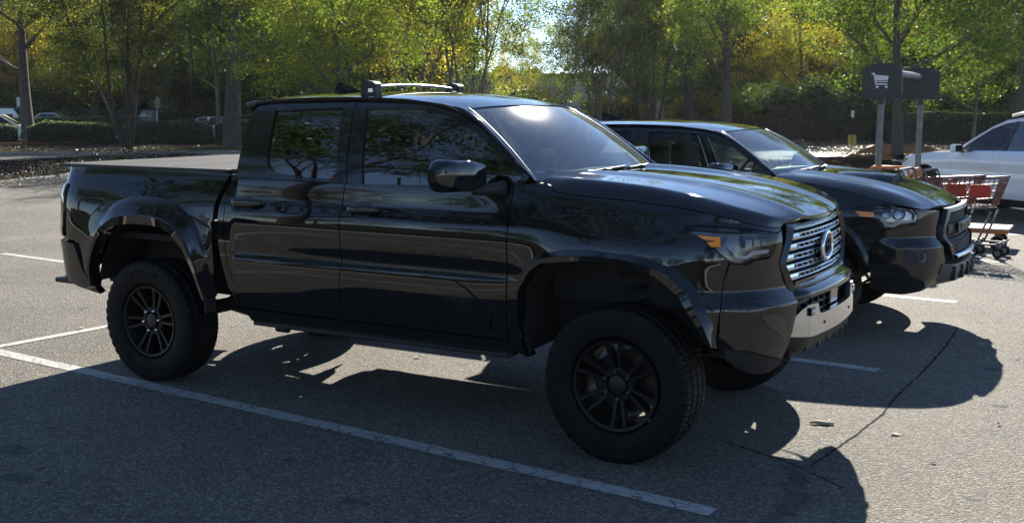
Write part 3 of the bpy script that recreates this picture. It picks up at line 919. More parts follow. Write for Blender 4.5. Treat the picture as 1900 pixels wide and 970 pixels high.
# door handles with cup
for door, x0, x1, zc in ((rd, .735, 1.015, 1.205), (fd, 1.630, 1.890, 1.205)):
    m = MB()
    ya = S(.5 * (x0 + x1), zc)[1]
    pts = [(x0 + .02, ya - .004, zc - .002), (x0 + .05, ya - .030, zc), (.5 * (x0 + x1), ya - .036, zc + .003), (x1 - .06, ya - .034, zc + .003), (x1 - .01, ya - .012, zc + .002)]
    rows = []
    c = catmull(pts, 5)
    for i, q in enumerate(c):
        h = .017 + .008 * math.sin(math.pi * i / (len(c) - 1)); d = .009
        rows.append([(q[0], q[1] - d * math.cos(a), q[2] + h * math.sin(a)) for a in [2 * math.pi * k / 10 for k in range(10)]])
    m.grid(rows, closed_u=True)
    me = m.build('handle', 'black_paint', door[0], smooth=True).data
    link('handle', me, None, door[1])
    cup = [( .5 * (x0 + x1) + .065 * math.cos(a), zc - .004 + .052 * math.sin(a)) for a in [2 * math.pi * k / 20 for k in range(20)]]
    both_sides('handle_cup', panel_mesh(cup, lambda u, v: S(u, v), .03, .02, flange=.0, lift=.002), 'satin_black', door)
# sill and running board
poly = [(.80, .545), (2.70, .545), (2.74, .47), (.84, .47)]
both_sides('rocker_panel', panel_mesh(poly, S, .08, .02), 'gloss_black', truck)
for sg in (-1, 1):
    m = MB()
    m.box((1.76, sg * .815, .455), (1.84, .10, .030), bev=.010)
    o = m.build('running_board', 'black_plastic', truck)
    for xx in (1.0, 2.5):
        MB().box((xx, sg * .76, .46), (.06, .16, .035), bev=.01).build('bracket', 'under_black', o)
    MB().tube([(.98, sg * .80, .425), (1.07, sg * .80, .425)], .022, 10).build('hinge', 'satin_black', o, smooth=True, angle=40)
# front fender
poly = [(u + .0035, v) for u, v in a_seam[:1]] + [(2.75, 1.372), (2.80, 1.388)] + [(u, v - .004) for u, v in hood_seam[0:9]] + [(4.03, 1.224), (4.14, 1.204), (4.262, 1.194), (4.255, 1.186), (4.217, 1.176), (4.053, 1.2005), (3.904, 1.2125), (3.764, 1.217), (3.670, 1.212), (3.715, 1.182), (3.79, 1.143), (3.858, 1.088), (3.905, 1.052), (3.885, .965), (3.865, .80)] + [p for p in reversed(arch_f_cut)] + [(2.79, .477), (2.712, .50), (2.7075, .553), (2.7195, .936), (2.7255, 1.164)]
both_sides('front_fender', panel_mesh(poly, SB, DU, DV), 'black_paint', truck)
# wheel arch flares
def flare(inn, out, n, prof, name):
    a = resample(inn, n); b = resample(out, n)
    rows = []
    for (t, pr) in prof:
        r = []
        for (ia, oa) in zip(a, b):
            u = oa[0] + (ia[0] - oa[0]) * t; z = oa[1] + (ia[1] - oa[1]) * t
            x, y, zz = SB(u, z)
            r.append((x, y - pr, zz))
        rows.append(r)
    rows.append([(x, y + .03, z) for x, y, z in rows[-1]])
    rows.append([(x, y + .05, z) for x, y, z in rows[-1]])
    m = MB().grid(rows)
    me = mesh(m.v, m.f, True, name, 38)
    return me
PR = [(0.0, -.004), (.04, .004), (.30, .020), (.62, .030), (.66, .034), (.68, .046), (.97, .044), (1.0, .036)]
fl = both_sides('wheel_arch_flare', flare(r_arch_in, r_arch_out, 60, PR, 'flare'), 'black_paint', truck)
fl2 = both_sides('wheel_arch_flare', flare(f_arch_in, f_arch_out, 60, [(0.0, -.004), (.08, .006), (.45, .020), (.50, .030), (.97, .028), (1.0, .02)], 'flare'), 'black_paint', truck)
# wheel wells
for cx, inn in ((0, r_arch_in), (3.35, f_arch_in)):
    a = resample(inn, 40)
    rows = [[(u, -yy, z + dz) for u, z in a] for yy, dz in ((.895, .0), (.86, .03), (.52, .04))]
    m = MB().grid(rows)
    m.add([(u, -.52, z + .04) for u, z in a], [tuple(range(40))])
    both_sides('wheel_well', mesh(m.v, m.f, False), 'under_black', truck)
# mud flap strip behind the rear wheel arch
for sg in (-1, 1):
    MB().box((.520, sg * .905, .555), (.010, .09, .11), bev=.003).build('mud_guard', 'black_plastic', truck)

# greenhouse ----------------------------------------------------------------
rear_glass = [(.926, 1.76), (1.446, 1.777), (1.537, 1.367), (1.271, 1.374), (1.1, 1.388), (1.03, 1.404), (.993, 1.43), (.972, 1.475), (.960, 1.55)]
front_glass = [(1.627, 1.767), (1.853, 1.768), (2.042, 1.759), (2.216, 1.726), (2.395, 1.651), (2.578, 1.534), (2.745, 1.41), (2.70, 1.375), (2.661, 1.367), (1.725, 1.345)]
top_line = [(.700, 1.762), (.735, 1.79), (.769, 1.797), (.851, 1.805), (1.106, 1.812), (1.497, 1.815), (1.834, 1.808), (2.064, 1.793), (2.259, 1.755), (2.422, 1.680), (2.797, 1.415)]
rg = panel_mesh(rear_glass, G, .06, .05, flange=.004, lift=-.012)
both_sides('window', rg, 'tinted_glass', rd)
both_sides('window', panel_mesh(front_glass, G, .06, .05, flange=.004, lift=-.012), 'tinted_glass', fd)
seam_t, seam_b = (1.530, 1.812), (1.613, 1.345)
seam_t = (1.525, 1.812)
def joined(polys, fm, **kw):
    m = MB()
    for p in polys:
        me = panel_mesh(p, fm, .05, .03, **kw); m.add([v.co for v in me.vertices], [tuple(f.vertices) for f in me.polygons]); bpy.data.meshes.remove(me)
    return mesh(m.v, m.f, True, 'frame', 30)
quarter = [(.745, 1.354), (.740, 1.60), (.735, 1.74), (.765, 1.785), (.86, 1.80), (.926, 1.803), (.926, 1.76), (.960, 1.55), (.972, 1.475), (.993, 1.43), (1.03, 1.404), (1.1, 1.388), (1.1, 1.354)]
rail_r = [(.926, 1.76), (.926, 1.803), (1.106, 1.808), (1.522, 1.811), (1.53, 1.772), (1.446, 1.777)]
bpil_r = [(1.446, 1.777), (1.530, 1.772), (1.609, 1.348), (1.537, 1.348), (1.537, 1.367)]
belt_r = [(1.1, 1.388), (1.271, 1.374), (1.537, 1.367), (1.537, 1.350), (1.1, 1.354)]
both_sides('window_frame', joined([quarter, rail_r, bpil_r, belt_r], G, flange=.016), 'gloss_black', rd)
bpil_f = [(1.536, 1.772), (1.627, 1.767), (1.725, 1.345), (1.617, 1.348)]
rail_f = [(1.530, 1.811), (1.834, 1.804), (2.064, 1.789), (2.259, 1.751), (2.422, 1.676), (2.60, 1.552), (2.578, 1.534), (2.395, 1.651), (2.216, 1.726), (2.042, 1.759), (1.853, 1.768), (1.627, 1.767), (1.536, 1.772)]
apil_f = [(2.60, 1.552), (2.790, 1.418), (2.745, 1.365), (2.661, 1.352), (2.661, 1.367), (2.70, 1.375), (2.745, 1.41), (2.578, 1.534)]
belt_f = [(1.725, 1.345), (2.661, 1.367), (2.661, 1.352), (1.725, 1.336)]
both_sides('window_frame', joined([bpil_f, rail_f, apil_f, belt_f], G, flange=.016), 'gloss_black', fd)

rz1 = interp([(.60, 1.838), (.75, 1.862), (1.1, 1.876), (1.5, 1.879), (1.9, 1.866), (2.15, 1.838), (2.40, 1.788)])
def R1(x, y):
    return (x, y, rz1(x) - .050 * (abs(y) / .655) ** 2.4)
def header(a):   # a in -1..1 across the cab
    y = .605 * a; x = 2.27 + .095 * (1 - a * a); return (x, y, R1(x, y)[2] - .004)
def cowl(a):
    y = .775 * a; return (2.80 + .16 * (1 - a * a), y, 1.392 + .022 * (1 - a * a))
def wshield(a, t):
    p, q = cowl(a), header(a)
    k = 1.28 * t - .28 * t * t
    return (p[0] + (q[0] - p[0]) * t, p[1] + (q[1] - p[1]) * t, p[2] + (q[2] - p[2]) * k)
rows = [[wshield(-1 + 2 * i / 40, j / 24) for i in range(41)] for j in range(25)]
m = MB().grid(rows)
link('windshield', mesh(m.v, m.f, True), 'windshield_glass', truck)
# black band round the windshield
rows = [[tuple(Vector(wshield(-1 + 2 * i / 40, t)) + Vector((.0, 0, -.006))) for i in range(41)] for t in (.94, 1.0)]
fr = MB().grid(rows)
rows = [[tuple(Vector(wshield(-1 + 2 * i / 40, t)) + Vector((.0, 0, -.006))) for i in range(41)] for t in (.0, .05)]
fr.grid(rows)
fr.build('windshield_band', 'satin_black', truck, smooth=True)
# roof skin
def roof_front(y): return 2.278 + .095 * (1 - (y / .605) ** 2) if abs(y) < .605 else 2.278 - (abs(y) - .605) * .5
def roof_map(u, v): return R1(.64 + (roof_front(v) - .64) * u, v)
m = MB().grid([[roof_map(i / 30, -.655 + 1.31 * j / 36) for j in range(37)] for i in range(31)])
roof = link('roof', mesh(m.v, m.f, True), 'black_paint', truck)
# cant rail and A pillar on each side
edge = [(.655, 1.74), (.66, 1.79), (.70, 1.818), (.918, 1.832), (1.486, 1.837), (1.9, 1.827), (2.15, 1.797), (2.30, 1.764)]
lowl = [(.700, 1.772), (.728, 1.782), (.765, 1.795), (.918, 1.8085), (1.486, 1.818), (1.9, 1.806), (2.15, 1.780), (2.27, 1.754)]
lowp = resample(lowl + [(2.422, 1.683), (2.60, 1.556), (2.797, 1.418)], 40)
n_top = 40
up_c = []
for i in range(40):
    pass
top_pts = [R1(x, -.655) for x in (.64, .66, .70, .918, 1.2, 1.486, 1.7, 1.9, 2.1)] + [R1(2.24, -.65)] + [wshield(-1, 1 - j / 14) for j in range(15)]
top_r = resample(top_pts, 60)
low_r = resample([tuple(G(u, z)) for u, z in lowl + [(2.422, 1.683), (2.60, 1.556), (2.797, 1.418), (2.82, 1.40)]], 60)
rows = []
for t in (0, .15, .35, .6, .8, 1):
    r = []
    for a, b in zip(top_r, low_r):
        a, b = Vector(a), Vector(b); p = a.lerp(b, t)
        r.append(tuple(p + Vector((0, -.018, .016)) * (4 * t * (1 - t))))
    rows.append(r)
rows.append([(x, y + .012, z - .010) for x, y, z in rows[-1]])
rows.append([(x, y + .02, z - .03) for x, y, z in rows[-1]])
m = MB().grid(rows)
both_sides('roof_side_rail', mesh(m.v, m.f, True, 'rail', 50), 'black_paint', truck)
# black moulding along the windshield edge, its highlight put in as steel colour
m = MB().tube([tuple(Vector(wshield(-1, t / 14)) + Vector((0, -.004, .004))) for t in range(15)], .0065, 8)
both_sides('windshield_moulding', mesh(m.v, m.f, True), 'steel', truck)
# rear wall of the cab with its window
m = MB()
secs = [(1.05, .90), (1.36, .872), (1.5, .82), (1.65, .745), (1.76, .69), (1.80, .655)]
rows = [[(.742 - (z - 1.36) * .03, w * k / 8, z) for k in range(-8, 9)] for z, w in secs]
m.grid(rows)
cb = m.build('cab_back', 'black_paint', truck, smooth=True)
MB().box((.722, 0, 1.60), (.01, .95, .26), bev=.004).build('rear_window', 'tinted_glass', cb)
# hood ------------------------------------------------------------------------
zc1 = interp([(2.80, 1.428), (3.1, 1.422), (3.45, 1.398), (3.75, 1.353), (3.95, 1.302), (4.07, 1.258), (4.14, 1.222)])
hs = resample([S(u, z) for u, z in hood_seam], 44)
rows = []
for j, b in enumerate(hs):
    bx, by, bz = b
    t = j / 43
    cx = bx + (2.965 - 2.84) * (1 - t) ** 1.0 + (.075 * t ** 2)
    cz = zc1(cx)
    r = []
    for i in range(41):
        v = (i / 40) ** 1.7               # 0 at the near seam, 1 on the centre line
        y = by * (1 - v)
        x = bx + (cx - bx) * (1 - (1 - v) ** 2)
        gg = .92 * (1 - (1 - min(1, v / .115)) ** 1.7) + .08 * sstep(.03, .5, v)
        ridge = .016 * math.exp(-((abs(y) - .40 * (1 - .18 * t)) / .075) ** 2) * (1 - .5 * t)
        ridge -= .012 * math.exp(-((abs(y) - .26) / .09) ** 2) * (1 - t)
        z = bz + (cz - bz) * gg + ridge * sstep(.12, .35, v)
        r.append((x, y, z))
    r += [(x, -y, z) for x, y, z in reversed(r[:-1])]
    rows.append(r)
m = MB().grid(rows)
hood_front = rows[-1]
m.grid([rows[-1], [(x - .01, y, z - .018) for x, y, z in rows[-1]], [(x - .05, y, z - .022) for x, y, z in rows[-1]]])
hood = link('hood', mesh(m.v, m.f, True, 'hood', 50), 'black_paint', truck)
# cowl panel and wipers
m = MB().grid([[tuple(Vector(cowl(-1 + i / 20)) + Vector((dx, 0, dz))) for i in range(41)] for dx, dz in ((-.01, -.004), (.03, -.010), (.06, -.004), (.09, -.03))])
m.build('cowl_panel', 'black_plastic', truck, smooth=True)
for a0, a1 in ((-.62, .05), (.05, .72)):
    pts = [tuple(Vector(wshield(a0 + (a1 - a0) * k / 8, .015 + .02 * (k / 8))) + Vector((.004, 0, .008))) for k in range(9)]
    o = MB().tube(pts, .008, 6).build('wiper', 'black_plastic', truck, smooth=True)
    q = Vector(cowl(a0 * .9)); 
    MB().box(tuple(Vector(pts[4]) + Vector((.012, 0, .002))), (.03, .05, .012), bev=.004).build('wiper_arm_joint', 'satin_black', o)
# interior ----------------------------------------------------------------------
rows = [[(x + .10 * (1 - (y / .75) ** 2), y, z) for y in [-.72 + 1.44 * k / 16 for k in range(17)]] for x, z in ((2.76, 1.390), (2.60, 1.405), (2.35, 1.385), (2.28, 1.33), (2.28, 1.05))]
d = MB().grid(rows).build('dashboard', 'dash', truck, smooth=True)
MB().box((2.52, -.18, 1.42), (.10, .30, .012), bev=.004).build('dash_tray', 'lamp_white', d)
for y in (-.38, .38):
    st = MB()
    st.box((1.80, y, 1.02), (.50, .50, .16), bev=.06)
    st.box((1.55, y, 1.32), (.15, .48, .62), bev=.07)
    st.box((1.52, y, 1.69), (.10, .26, .17), bev=.045)
    st.build('front_seat', 'seat', truck, smooth=True, angle=60)
st = MB(); st.box((.98, 0, 1.02), (.45, 1.35, .16), bev=.05); st.box((.84, 0, 1.32), (.14, 1.35, .58), bev=.06)
st.build('rear_bench', 'seat', truck, smooth=True, angle=60)
sw = MB()
M = Matrix.Translation((2.16, .38, 1.33)) @ Matrix.Rotation(math.radians(-65), 4, 'Y')
sw.tube([(.19 * math.cos(a), .19 * math.sin(a), 0) for a in [2 * math.pi * k / 28 for k in range(29)]], .016, 8, M=M)
sw.box((0, 0, 0), (.10, .14, .04), M=M, bev=.01); sw.box((0, 0, 0), (.02, .36, .02), M=M)
sw.build('steering_wheel', 'seat', truck, smooth=True, angle=50)
MB().box((2.20, 0, 1.73), (.03, .24, .07), bev=.012).build('rear_view_mirror', 'satin_black', truck)
m = MB(); m.box((1.72, 0, .86), (2.0, 1.66, .10)); m.build('cab_floor', 'under_black', truck)
# inner door linings keep the light out below the belt
for sg in (-1, 1):
    MB().box((1.72, sg * .845, 1.10), (1.95, .03, .50)).build('door_lining', 'seat', truck)
    MB().box((3.30, sg * .60, .98), (.95, .02, .46)).build('inner_fender', 'under_black', truck)
MB().box((2.74, 0, 1.10), (.03, 1.70, .60)).build('bulkhead', 'under_black', truck)
# tonneau cover over the bed: three folding panels on rails
for k, (x0, x1) in enumerate(((-.93, -.50), (-.475, .07), (.095, .66))):
    MB().box(((x0 + x1) / 2, 0, 1.385), (x1 - x0, 1.60, .028), bev=.008).build('tonneau_panel', 'tonneau', truck)
for sg in (-1, 1):
    MB().box((-.135, sg * .822, 1.388), (1.56, .060, .022), bev=.008).build('bed_rail_cap', 'black_plastic', truck)
MB().box((-.14, 0, .93), (1.56, 1.60, .04)).build('bed_floor', 'under_black', truck)
MB().box((.70, 0, 1.1), (.03, 1.70, .54)).build('bed_front_wall', 'under_black', truck)
# chassis
m = MB()
for sg in (-1, 1): m.box((1.6, sg * .46, .60), (5.0, .08, .14))
for x in (-.9, .7, 2.4, 3.9): m.box((x, 0, .60), (.08, .92, .10))
m.build('chassis_frame', 'under_black', truck)
MB().box((1.6, -.15, .56), (1.6, .5, .16), bev=.04).build('gearbox', 'under_black', truck)
MB().box((3.5, 0, .66), (.9, .8, .30), bev=.05).build('engine_pan', 'under_black', truck)
MB().box((1.25, .62, .53), (.9, .26, .24), bev=.05).build('fuel_tank', 'under_black', truck)
MB().tube([(0, -.75, .40), (0, -.2, .40), (0, 0, .40), (0, .2, .40), (0, .75, .40)], [.05, .05, .13, .05, .05], 12).build('rear_axle', 'under_black', truck, smooth=True)
MB().tube([(3.35, -.75, .40), (3.35, .75, .40)], .045, 10).build('front_axle', 'under_black', truck, smooth=True)
for sg in (-1, 1):
    pts = [(3.30 + .07 * math.cos(a * 1.0), sg * .62 + .07 * math.sin(a), .55 + a * .0125) for a in [k * .4 for k in range(90)]]
    MB().tube(pts, .010, 6).build('coil_spring', 'under_black', truck, smooth=True)
    MB().tube([(.62, sg * .52, .50), (0, sg * .56, .46), (-.62, sg * .52, .56)], .03, 6).build('leaf_spring', 'under_black', truck, smooth=True)
MB().tube([(1.9, .30, .52), (1.2, .36, .50), (.35, .42, .50), (.1, .55, .62), (-.35, .58, .62), (-.8, .62, .52), (-.95, .62, .50)], .035, 10).build('exhaust_pipe', 'steel', truck, smooth=True)
# front end ----------------------------------------------------------------------
def F1x(y, z, ins=0.0):
    """front of the nose as x over (y, z)"""
    l, h = 4.0 - 0, 0
    ay = abs(y)
    best = None
    tab = PL1.nose
    for i in range(len(tab) - 1, 0, -1):
        if tab[i][2] <= ay <= tab[i - 1][2]:
            t = (ay - tab[i][2]) / max(1e-9, tab[i - 1][2] - tab[i][2])
            best = tab[i][1] + (tab[i - 1][1] - tab[i][1]) * t; break
    if best is None: best = tab[0][1]
    return best - N1(z) - ins
def FR(ins): return lambda y, z: (F1x(y, z) - ins, y, z)
# bumper corners under the lamps
poly = [(3.868, .640), (3.868, .80), (3.889, .965), (3.915, 1.045), (3.935, 1.037), (4.004, 1.033), (4.045, 1.053), (4.142, 1.056), (4.185, 1.10), (4.218, 1.170), (4.258, 1.182), (4.245, 1.09), (4.225, 1.02), (4.25, .945), (4.295, .893), (4.335, .868), (4.325, .80), (4.285, .70), (4.245, .60), (4.225, .555), (4.10, .590), (4.00, .625)]
def SN(u, z):
    k = .004 * math.exp(-((u - 4.13) / .10) ** 2 - ((z - (.785 - .45 * (u - 4.13))) / .050) ** 2)
    a, b = Vector(S1(u - .01, z)), Vector(S1(u + .01, z)); n = (b - a).cross(Vector((0, 0, 1))).normalized()
    return tuple(Vector(S1(u, z)) - n * k)
fb = both_sides('bumper_corner', panel_mesh(poly, SN, .03, .018, flange=.03), 'black_paint', truck)
for duct in ([(3.99, .868), (4.06, .868), (4.14, .850), (4.20, .820), (4.12, .832), (4.05, .842)], [(4.04, .795), (4.12, .800), (4.20, .775), (4.225, .72), (4.205, .66), (4.15, .70), (4.08, .745)]):
    both_sides('air_duct', panel_mesh(duct, SN, .03, .02, flange=.0, lift=.003), 'gloss_black', fb)
# headlamps: dark housing, lens bowl, amber marker, running light blade
hl = both_sides('headlamp', panel_mesh(lamp, S1, .03, .02, flange=.03, lift=-.045), 'lamp_dark', truck)
both_sides('lens', panel_mesh(lamp, S1, .03, .02, flange=.03, lift=.0), 'lamp_lens', hl)
amb = [(3.749, 1.172), (3.865, 1.166), (3.867, 1.122), (3.823, 1.121), (3.80, 1.142), (3.835, 1.146), (3.835, 1.152), (3.79, 1.152)]
both_sides('side_marker', panel_mesh(amb, S1, .03, .02, flange=.02, lift=.002), 'amber', hl)
drl = [(3.90, 1.120), (3.918, 1.120), (3.945, 1.066), (4.005, 1.062), (4.045, 1.078), (4.140, 1.082), (4.15, 1.098), (4.035, 1.100), (4.0, 1.078), (3.955, 1.080)]
both_sides('running_light', panel_mesh(drl, S1, .03, .02, flange=.02, lift=-.010), 'lamp_white', hl)
proj_l = [(3.99, 1.11), (4.15, 1.105), (4.175, 1.16), (3.99, 1.178)]
pj = both_sides('projector_shelf', panel_mesh(proj_l, S1, .03, .02, flange=.02, lift=-.025), 'gloss_black', hl)
for u0 in (3.998, 4.050, 4.102):
    both_sides('led_projector', panel_mesh([(u0, 1.118), (u0 + .040, 1.117), (u0 + .041, 1.152), (u0, 1.157)], S1, .02, .02, flange=.015, lift=-.014), 'lamp_dark', hl)
# grille surround and nose panel
def hexa(k0, z0, k1, z1, k2, z2, k3, z3):
    return [(-k0, z0), (-k1, z1), (-k2, z2), (-k3, z3), (k3, z3), (k2, z2), (k1, z1), (k0, z0)]
def curve_ring(h, n=14):
    out = []
    for i in range(len(h)):
        a, b = h[i], h[(i + 1) % len(h)]
        for k in range(n): out.append((a[0] + (b[0] - a[0]) * k / n, a[1] + (b[1] - a[1]) * k / n))
    return out
outer = curve_ring(hexa(.505, 1.205, .575, 1.09, .610, 1.02, .520, .882))
midr = curve_ring(hexa(.470, 1.188, .545, 1.085, .582, 1.02, .490, .900))
inner = curve_ring(hexa(.455, 1.172, .528, 1.08, .565, 1.02, .472, .915))
rows = [[FR(-.004)(*p) for p in outer], [FR(-.020)(*p) for p in midr], [FR(.0)(*p) for p in inner], [FR(.06)(*p) for p in inner]]
gr = MB().grid(rows, closed_u=True).build('grille', 'gloss_black', truck, smooth=True, angle=40)
MB().add([FR(.06)(*p) for p in inner], [tuple(range(len(inner)))]).build('grille_back', 'under_black', gr)
def hw(z):   # half width of the inner opening
    return interp([(.915, .472), (1.02, .565), (1.08, .528), (1.172, .455)])(z)
for z in (1.140, 1.090, 1.040, .990, .940):
    W = hw(z) - .006
    m = MB()
    def bar(y0, y1, z0, z1, d0, d1, n):
        top = []; 
        ys = [y0 + (y1 - y0) * k / n for k in range(n + 1)]
        rows = [[FR(d)(y, zz) for y in ys] for d, zz in ((d0, z0), (d0 - .004, (z0 + z1) / 2), (d0, z1), (d1, z1), (d1, z0))]
        m.grid(list(rows) + [rows[0]])
        for k in (0, n): m.add([r[k] for r in rows], [(0, 1, 2, 3, 4)])
    for sg in (-1, 1):
        bar(sg * (W - .10), sg * W, z - .015, z + .015, .004, .035, 3)
        for zz in (z - .0115, z + .0115):
            bar(0, sg * (W - .10), zz - .0038, zz + .0038, .006, .03, 12)
        n = 6
        for k in range(n):
            y0 = (W - .10) * k / n + .01; y1 = y0 + .03
            a = Vector(FR(.012)(sg * y0, z - .011)); b = Vector(FR(.012)(sg * y1, z + .011))
            m.tube([tuple(a), tuple(b)], .0042, 5)
            m.tube([tuple(b), tuple(Vector(FR(.012)(sg * (y1 + .025), z + .011)))], .0042, 5)
    m.build('grille_bar', 'satin_chrome', gr)
# oval badge of three rings on a dark disc
bx = F1x(0, 1.055) + .012
bg_ = MB()
bg_.lathe([(0, 0), (.9, 0), (1.0, -.010), (1.0, -.04)], 40, axis='X', M=Matrix.Translation((bx - .004, 0, 1.055)) @ Matrix.Diagonal((1, .088, .066, 1)))
badge = bg_.build('badge', 'gloss_black', truck, smooth=True, angle=40)
def oval(cy, cz, ry, rz, th, mat='chrome', depth=.012, name='ring'):
    pts = [(bx + depth, cy + ry * math.cos(a), cz + rz * math.sin(a)) for a in [2 * math.pi * k / 48 for k in range(49)]]
    return MB().tube(pts, th, 8, caps=False).build(name, mat, badge, smooth=True)
oval(0, 1.055, .092, .070, .013, 'chrome', .0, 'rim')
oval(0, 1.055, .066, .044, .0042, 'satin_black', .004)
oval(0, 1.055, .024, .044, .0042, 'satin_black', .005)
oval(0, 1.078, .040, .020, .0042, 'satin_black', .006)
# upper bumper shelf, lower mesh, bright blade, lamps and skid lip
def bump_x(y): return 4.205 - .17 * y * y - (.6 * max(0, abs(y) - .46)) * 1.2
ys = [-.515 + 1.03 * k / 30 for k in range(31)]
rows = []
for (dx, z) in ((None, .893), (-.035, .885), (-.008, .872), (.0, .855), (-.002, .838), (-.03, .832)):
    r = []
    for y in ys:
        k = max(0, abs(y) - .44) * .35
        xx = F1x(y, .893) + .002 if dx is None else bump_x(y) + dx
        r.append((max(xx, F1x(y, .893) - .01), y, z - k * .35 if dx is not None else z - k * .2))
    rows.append(r)
sh = MB().grid(rows).build('front_bumper', 'black_paint', truck, smooth=True, angle=40)
op = [(-.47, .835), (.47, .835), (.56, .70), (.52, .65), (-.52, .65), (-.56, .70)]
MB().add([(bump_x(y) - .075, y, z) for y, z in op], [tuple(range(6))]).build('lower_mesh_back', 'under_black', sh)
m = MB()
for k in range(11):
    y = -.45 + .09 * k; m.box((bump_x(y) - .055, y, .75), (.012, .008, .17))
for z in (.70, .74, .78, .815): m.tube([(bump_x(y) - .055, y, z) for y in [-.48 + .96 * k / 16 for k in range(17)]], .005, 5)
m.build('lower_mesh', 'satin_black', sh)
MB().box((bump_x(0) - .045, .06, .775), (.02, .15, .11), bev=.008).build('radar_plate', 'gloss_black', sh)
def BX(y, z): return (bump_x(y) + (.012 if z > .66 else .0), y, z)
blade = [(0, .742), (.29, .742), (.315, .752), (.335, .800), (.45, .806), (.485, .785), (.59, .672), (.575, .655), (.40, .640), (0, .638)]
blade = [(-y, z) for y, z in blade] + [(y, z) for y, z in reversed(blade[1:-1])]
def bl_map(y, z): return (bump_x(y) + .006 + .05 * (.74 - z) * (z < .74), y, z)
bl = link('bumper_blade', panel_mesh(blade, lambda y, z: (bump_x(y) + .010 - .25 * max(0, z - .70) ** 1.0 * .2, y, z), .05, .03, flange=.03), 'satin_chrome', truck)
# frame edge painted dark beside the blade
for sg in (-1, 1):
    pts = [(bump_x(y) - .012, sg * y, z) for y, z in ((.44, .842), (.50, .815), (.56, .745), (.615, .668), (.60, .635))]
    MB().tube(pts, .016, 8).build('bumper_frame', 'satin_black', sh, smooth=True)
    yl = sg * .395
    fo = MB().box((bump_x(yl) + .006, yl, .768), (.006, .105, .040), bev=.002).build('fog_lamp', 'satin_black', bl)
    for k in range(3): MB().box((bump_x(yl) + .0095, yl + sg * (k - 1) * .030, .768), (.004, .022, .018), bev=.001).build('led', 'lamp_white', bl)
    MB().lathe([(0, .016), (.008, .016), (.010, .008), (.010, 0)], 12, axis='X', M=Matrix.Translation((bump_x(.25 * sg) - .002, sg * .25, .69))).build('bolt', 'satin_black', bl)
rows = []
for dx, z in ((.004, .640), (.0, .615), (-.03, .565), (-.10, .525), (-.22, .50)):
    rows.append([(bump_x(y) + dx - max(0, abs(y) - .50) * .9, y, z + max(0, abs(y) - .45) * .12) for y in [-.66 + 1.32 * k / 30 for k in range(31)]])
vl = MB().grid(rows).build('lower_valance', 'black_plastic', truck, smooth=True, angle=50)
for k in range(6):
    y = -.40 + .16 * k
    MB().box((bump_x(y) - .035, y, .575), (.04, .032, .026), bev=.005).build('skid_tooth', 'black_plastic', vl)
# dark lower lip under the corner
lip = [(3.885, .632), (4.00, .617), (4.10, .582), (4.215, .548), (4.262, .552), (4.262, .50), (4.20, .475), (4.08, .48), (3.97, .52), (3.90, .575)]
both_sides('bumper_lip', panel_mesh(lip, S1, .03, .02, flange=.03, lift=-.012), 'under_black', truck)
# door mirrors
def mirror_shape():
    rows = []
    n = 20
    for i in range(13):
        t = i / 12; y = -.955 - .345 * t
        prof = math.sin(math.pi * (0.16 + .84 * t)) ** .42 if t < 1 else 0
        hz = .084 * min(1, .84 + .5 * t) * (1 - max(0, (t - .80) / .20) ** 2.4 * .62)
        hx = .085 * (1 - max(0, (t - .7) / .3) ** 2 * .6) * min(1, .8 + .6 * t)
        cx = 2.535 - .05 * t; cz = 1.425 + .012 * t
        r = []
        for k in range(n):
            a = 2 * math.pi * k / n
            ca, sa = math.cos(a), math.sin(a)
            e = .52
            xx = abs(ca) ** e * (1 if ca > 0 else -1) * hx
            if ca < 0: xx *= .55
            zz = abs(sa) ** e * (1 if sa > 0 else -1) * hz
            r.append((cx + xx, y, cz + zz))
        rows.append(r)
    m = MB().grid(rows, closed_u=True)
    m.add(rows[-1], [tuple(range(n))]); m.add(rows[0], [tuple(range(n))])
    return m
mm = mirror_shape().build('door_mirror', 'black_paint', truck, smooth=True, angle=50)
mf = link('door_mirror', mm.data, None, truck, scale=(1, -1, 1))
for par, sc in ((mm, (1, 1, 1)), (mf, (1, 1, 1))):
    a = MB(); a.tube([(2.66, -.875, 1.355), (2.62, -.93, 1.352), (2.56, -1.02, 1.355)], [.045, .034, .03], 10)
    a.build('mirror_arm', 'black_plastic', par, smooth=True)
    b = MB(); b.tube([(2.59, -1.00, 1.375), (2.575, -1.10, 1.372), (2.54, -1.20, 1.380)], [.012, .016, .010], 8); b.build('turn_signal', 'gloss_black', par, smooth=True)
    MB().box((2.475, -1.09, 1.43), (.006, .24, .12), bev=.002).build('mirror_glass', 'chrome', par)
# roof antenna fin
m = MB()
rows = []
for t in [k / 8 for k in range(9)]:
    h = .085 * (1 - t) ** .7 * (1 if t > 0 else .9); w = .030 * (1 - .5 * t)
    x = .84 + .20 * t
    z0 = R1(x, 0)[2] - .004
    rows.append([(x, -w, z0), (x, -w * .5, z0 + h * .6), (x + .01, 0, z0 + h), (x, w * .5, z0 + h * .6), (x, w, z0)])
m.grid(rows); m.add(rows[0], [(0, 1, 2, 3, 4)])
m.build('antenna_fin', 'black_paint', truck, smooth=True, angle=50)
# wheels
wp = make_wheel(.402, .232, .268, 'wheel_black')
spins = [.12, .5, .9, 1.3]
put_wheel(wp, (0, -.838, .396), truck, False, .12, first=True)
put_wheel(wp, (3.35, -.838, .396), truck, False, -.35)
put_wheel(wp, (0, .838, .396), truck, True, .9)
put_wheel(wp, (3.35, .838, .396), truck, True, 1.3)
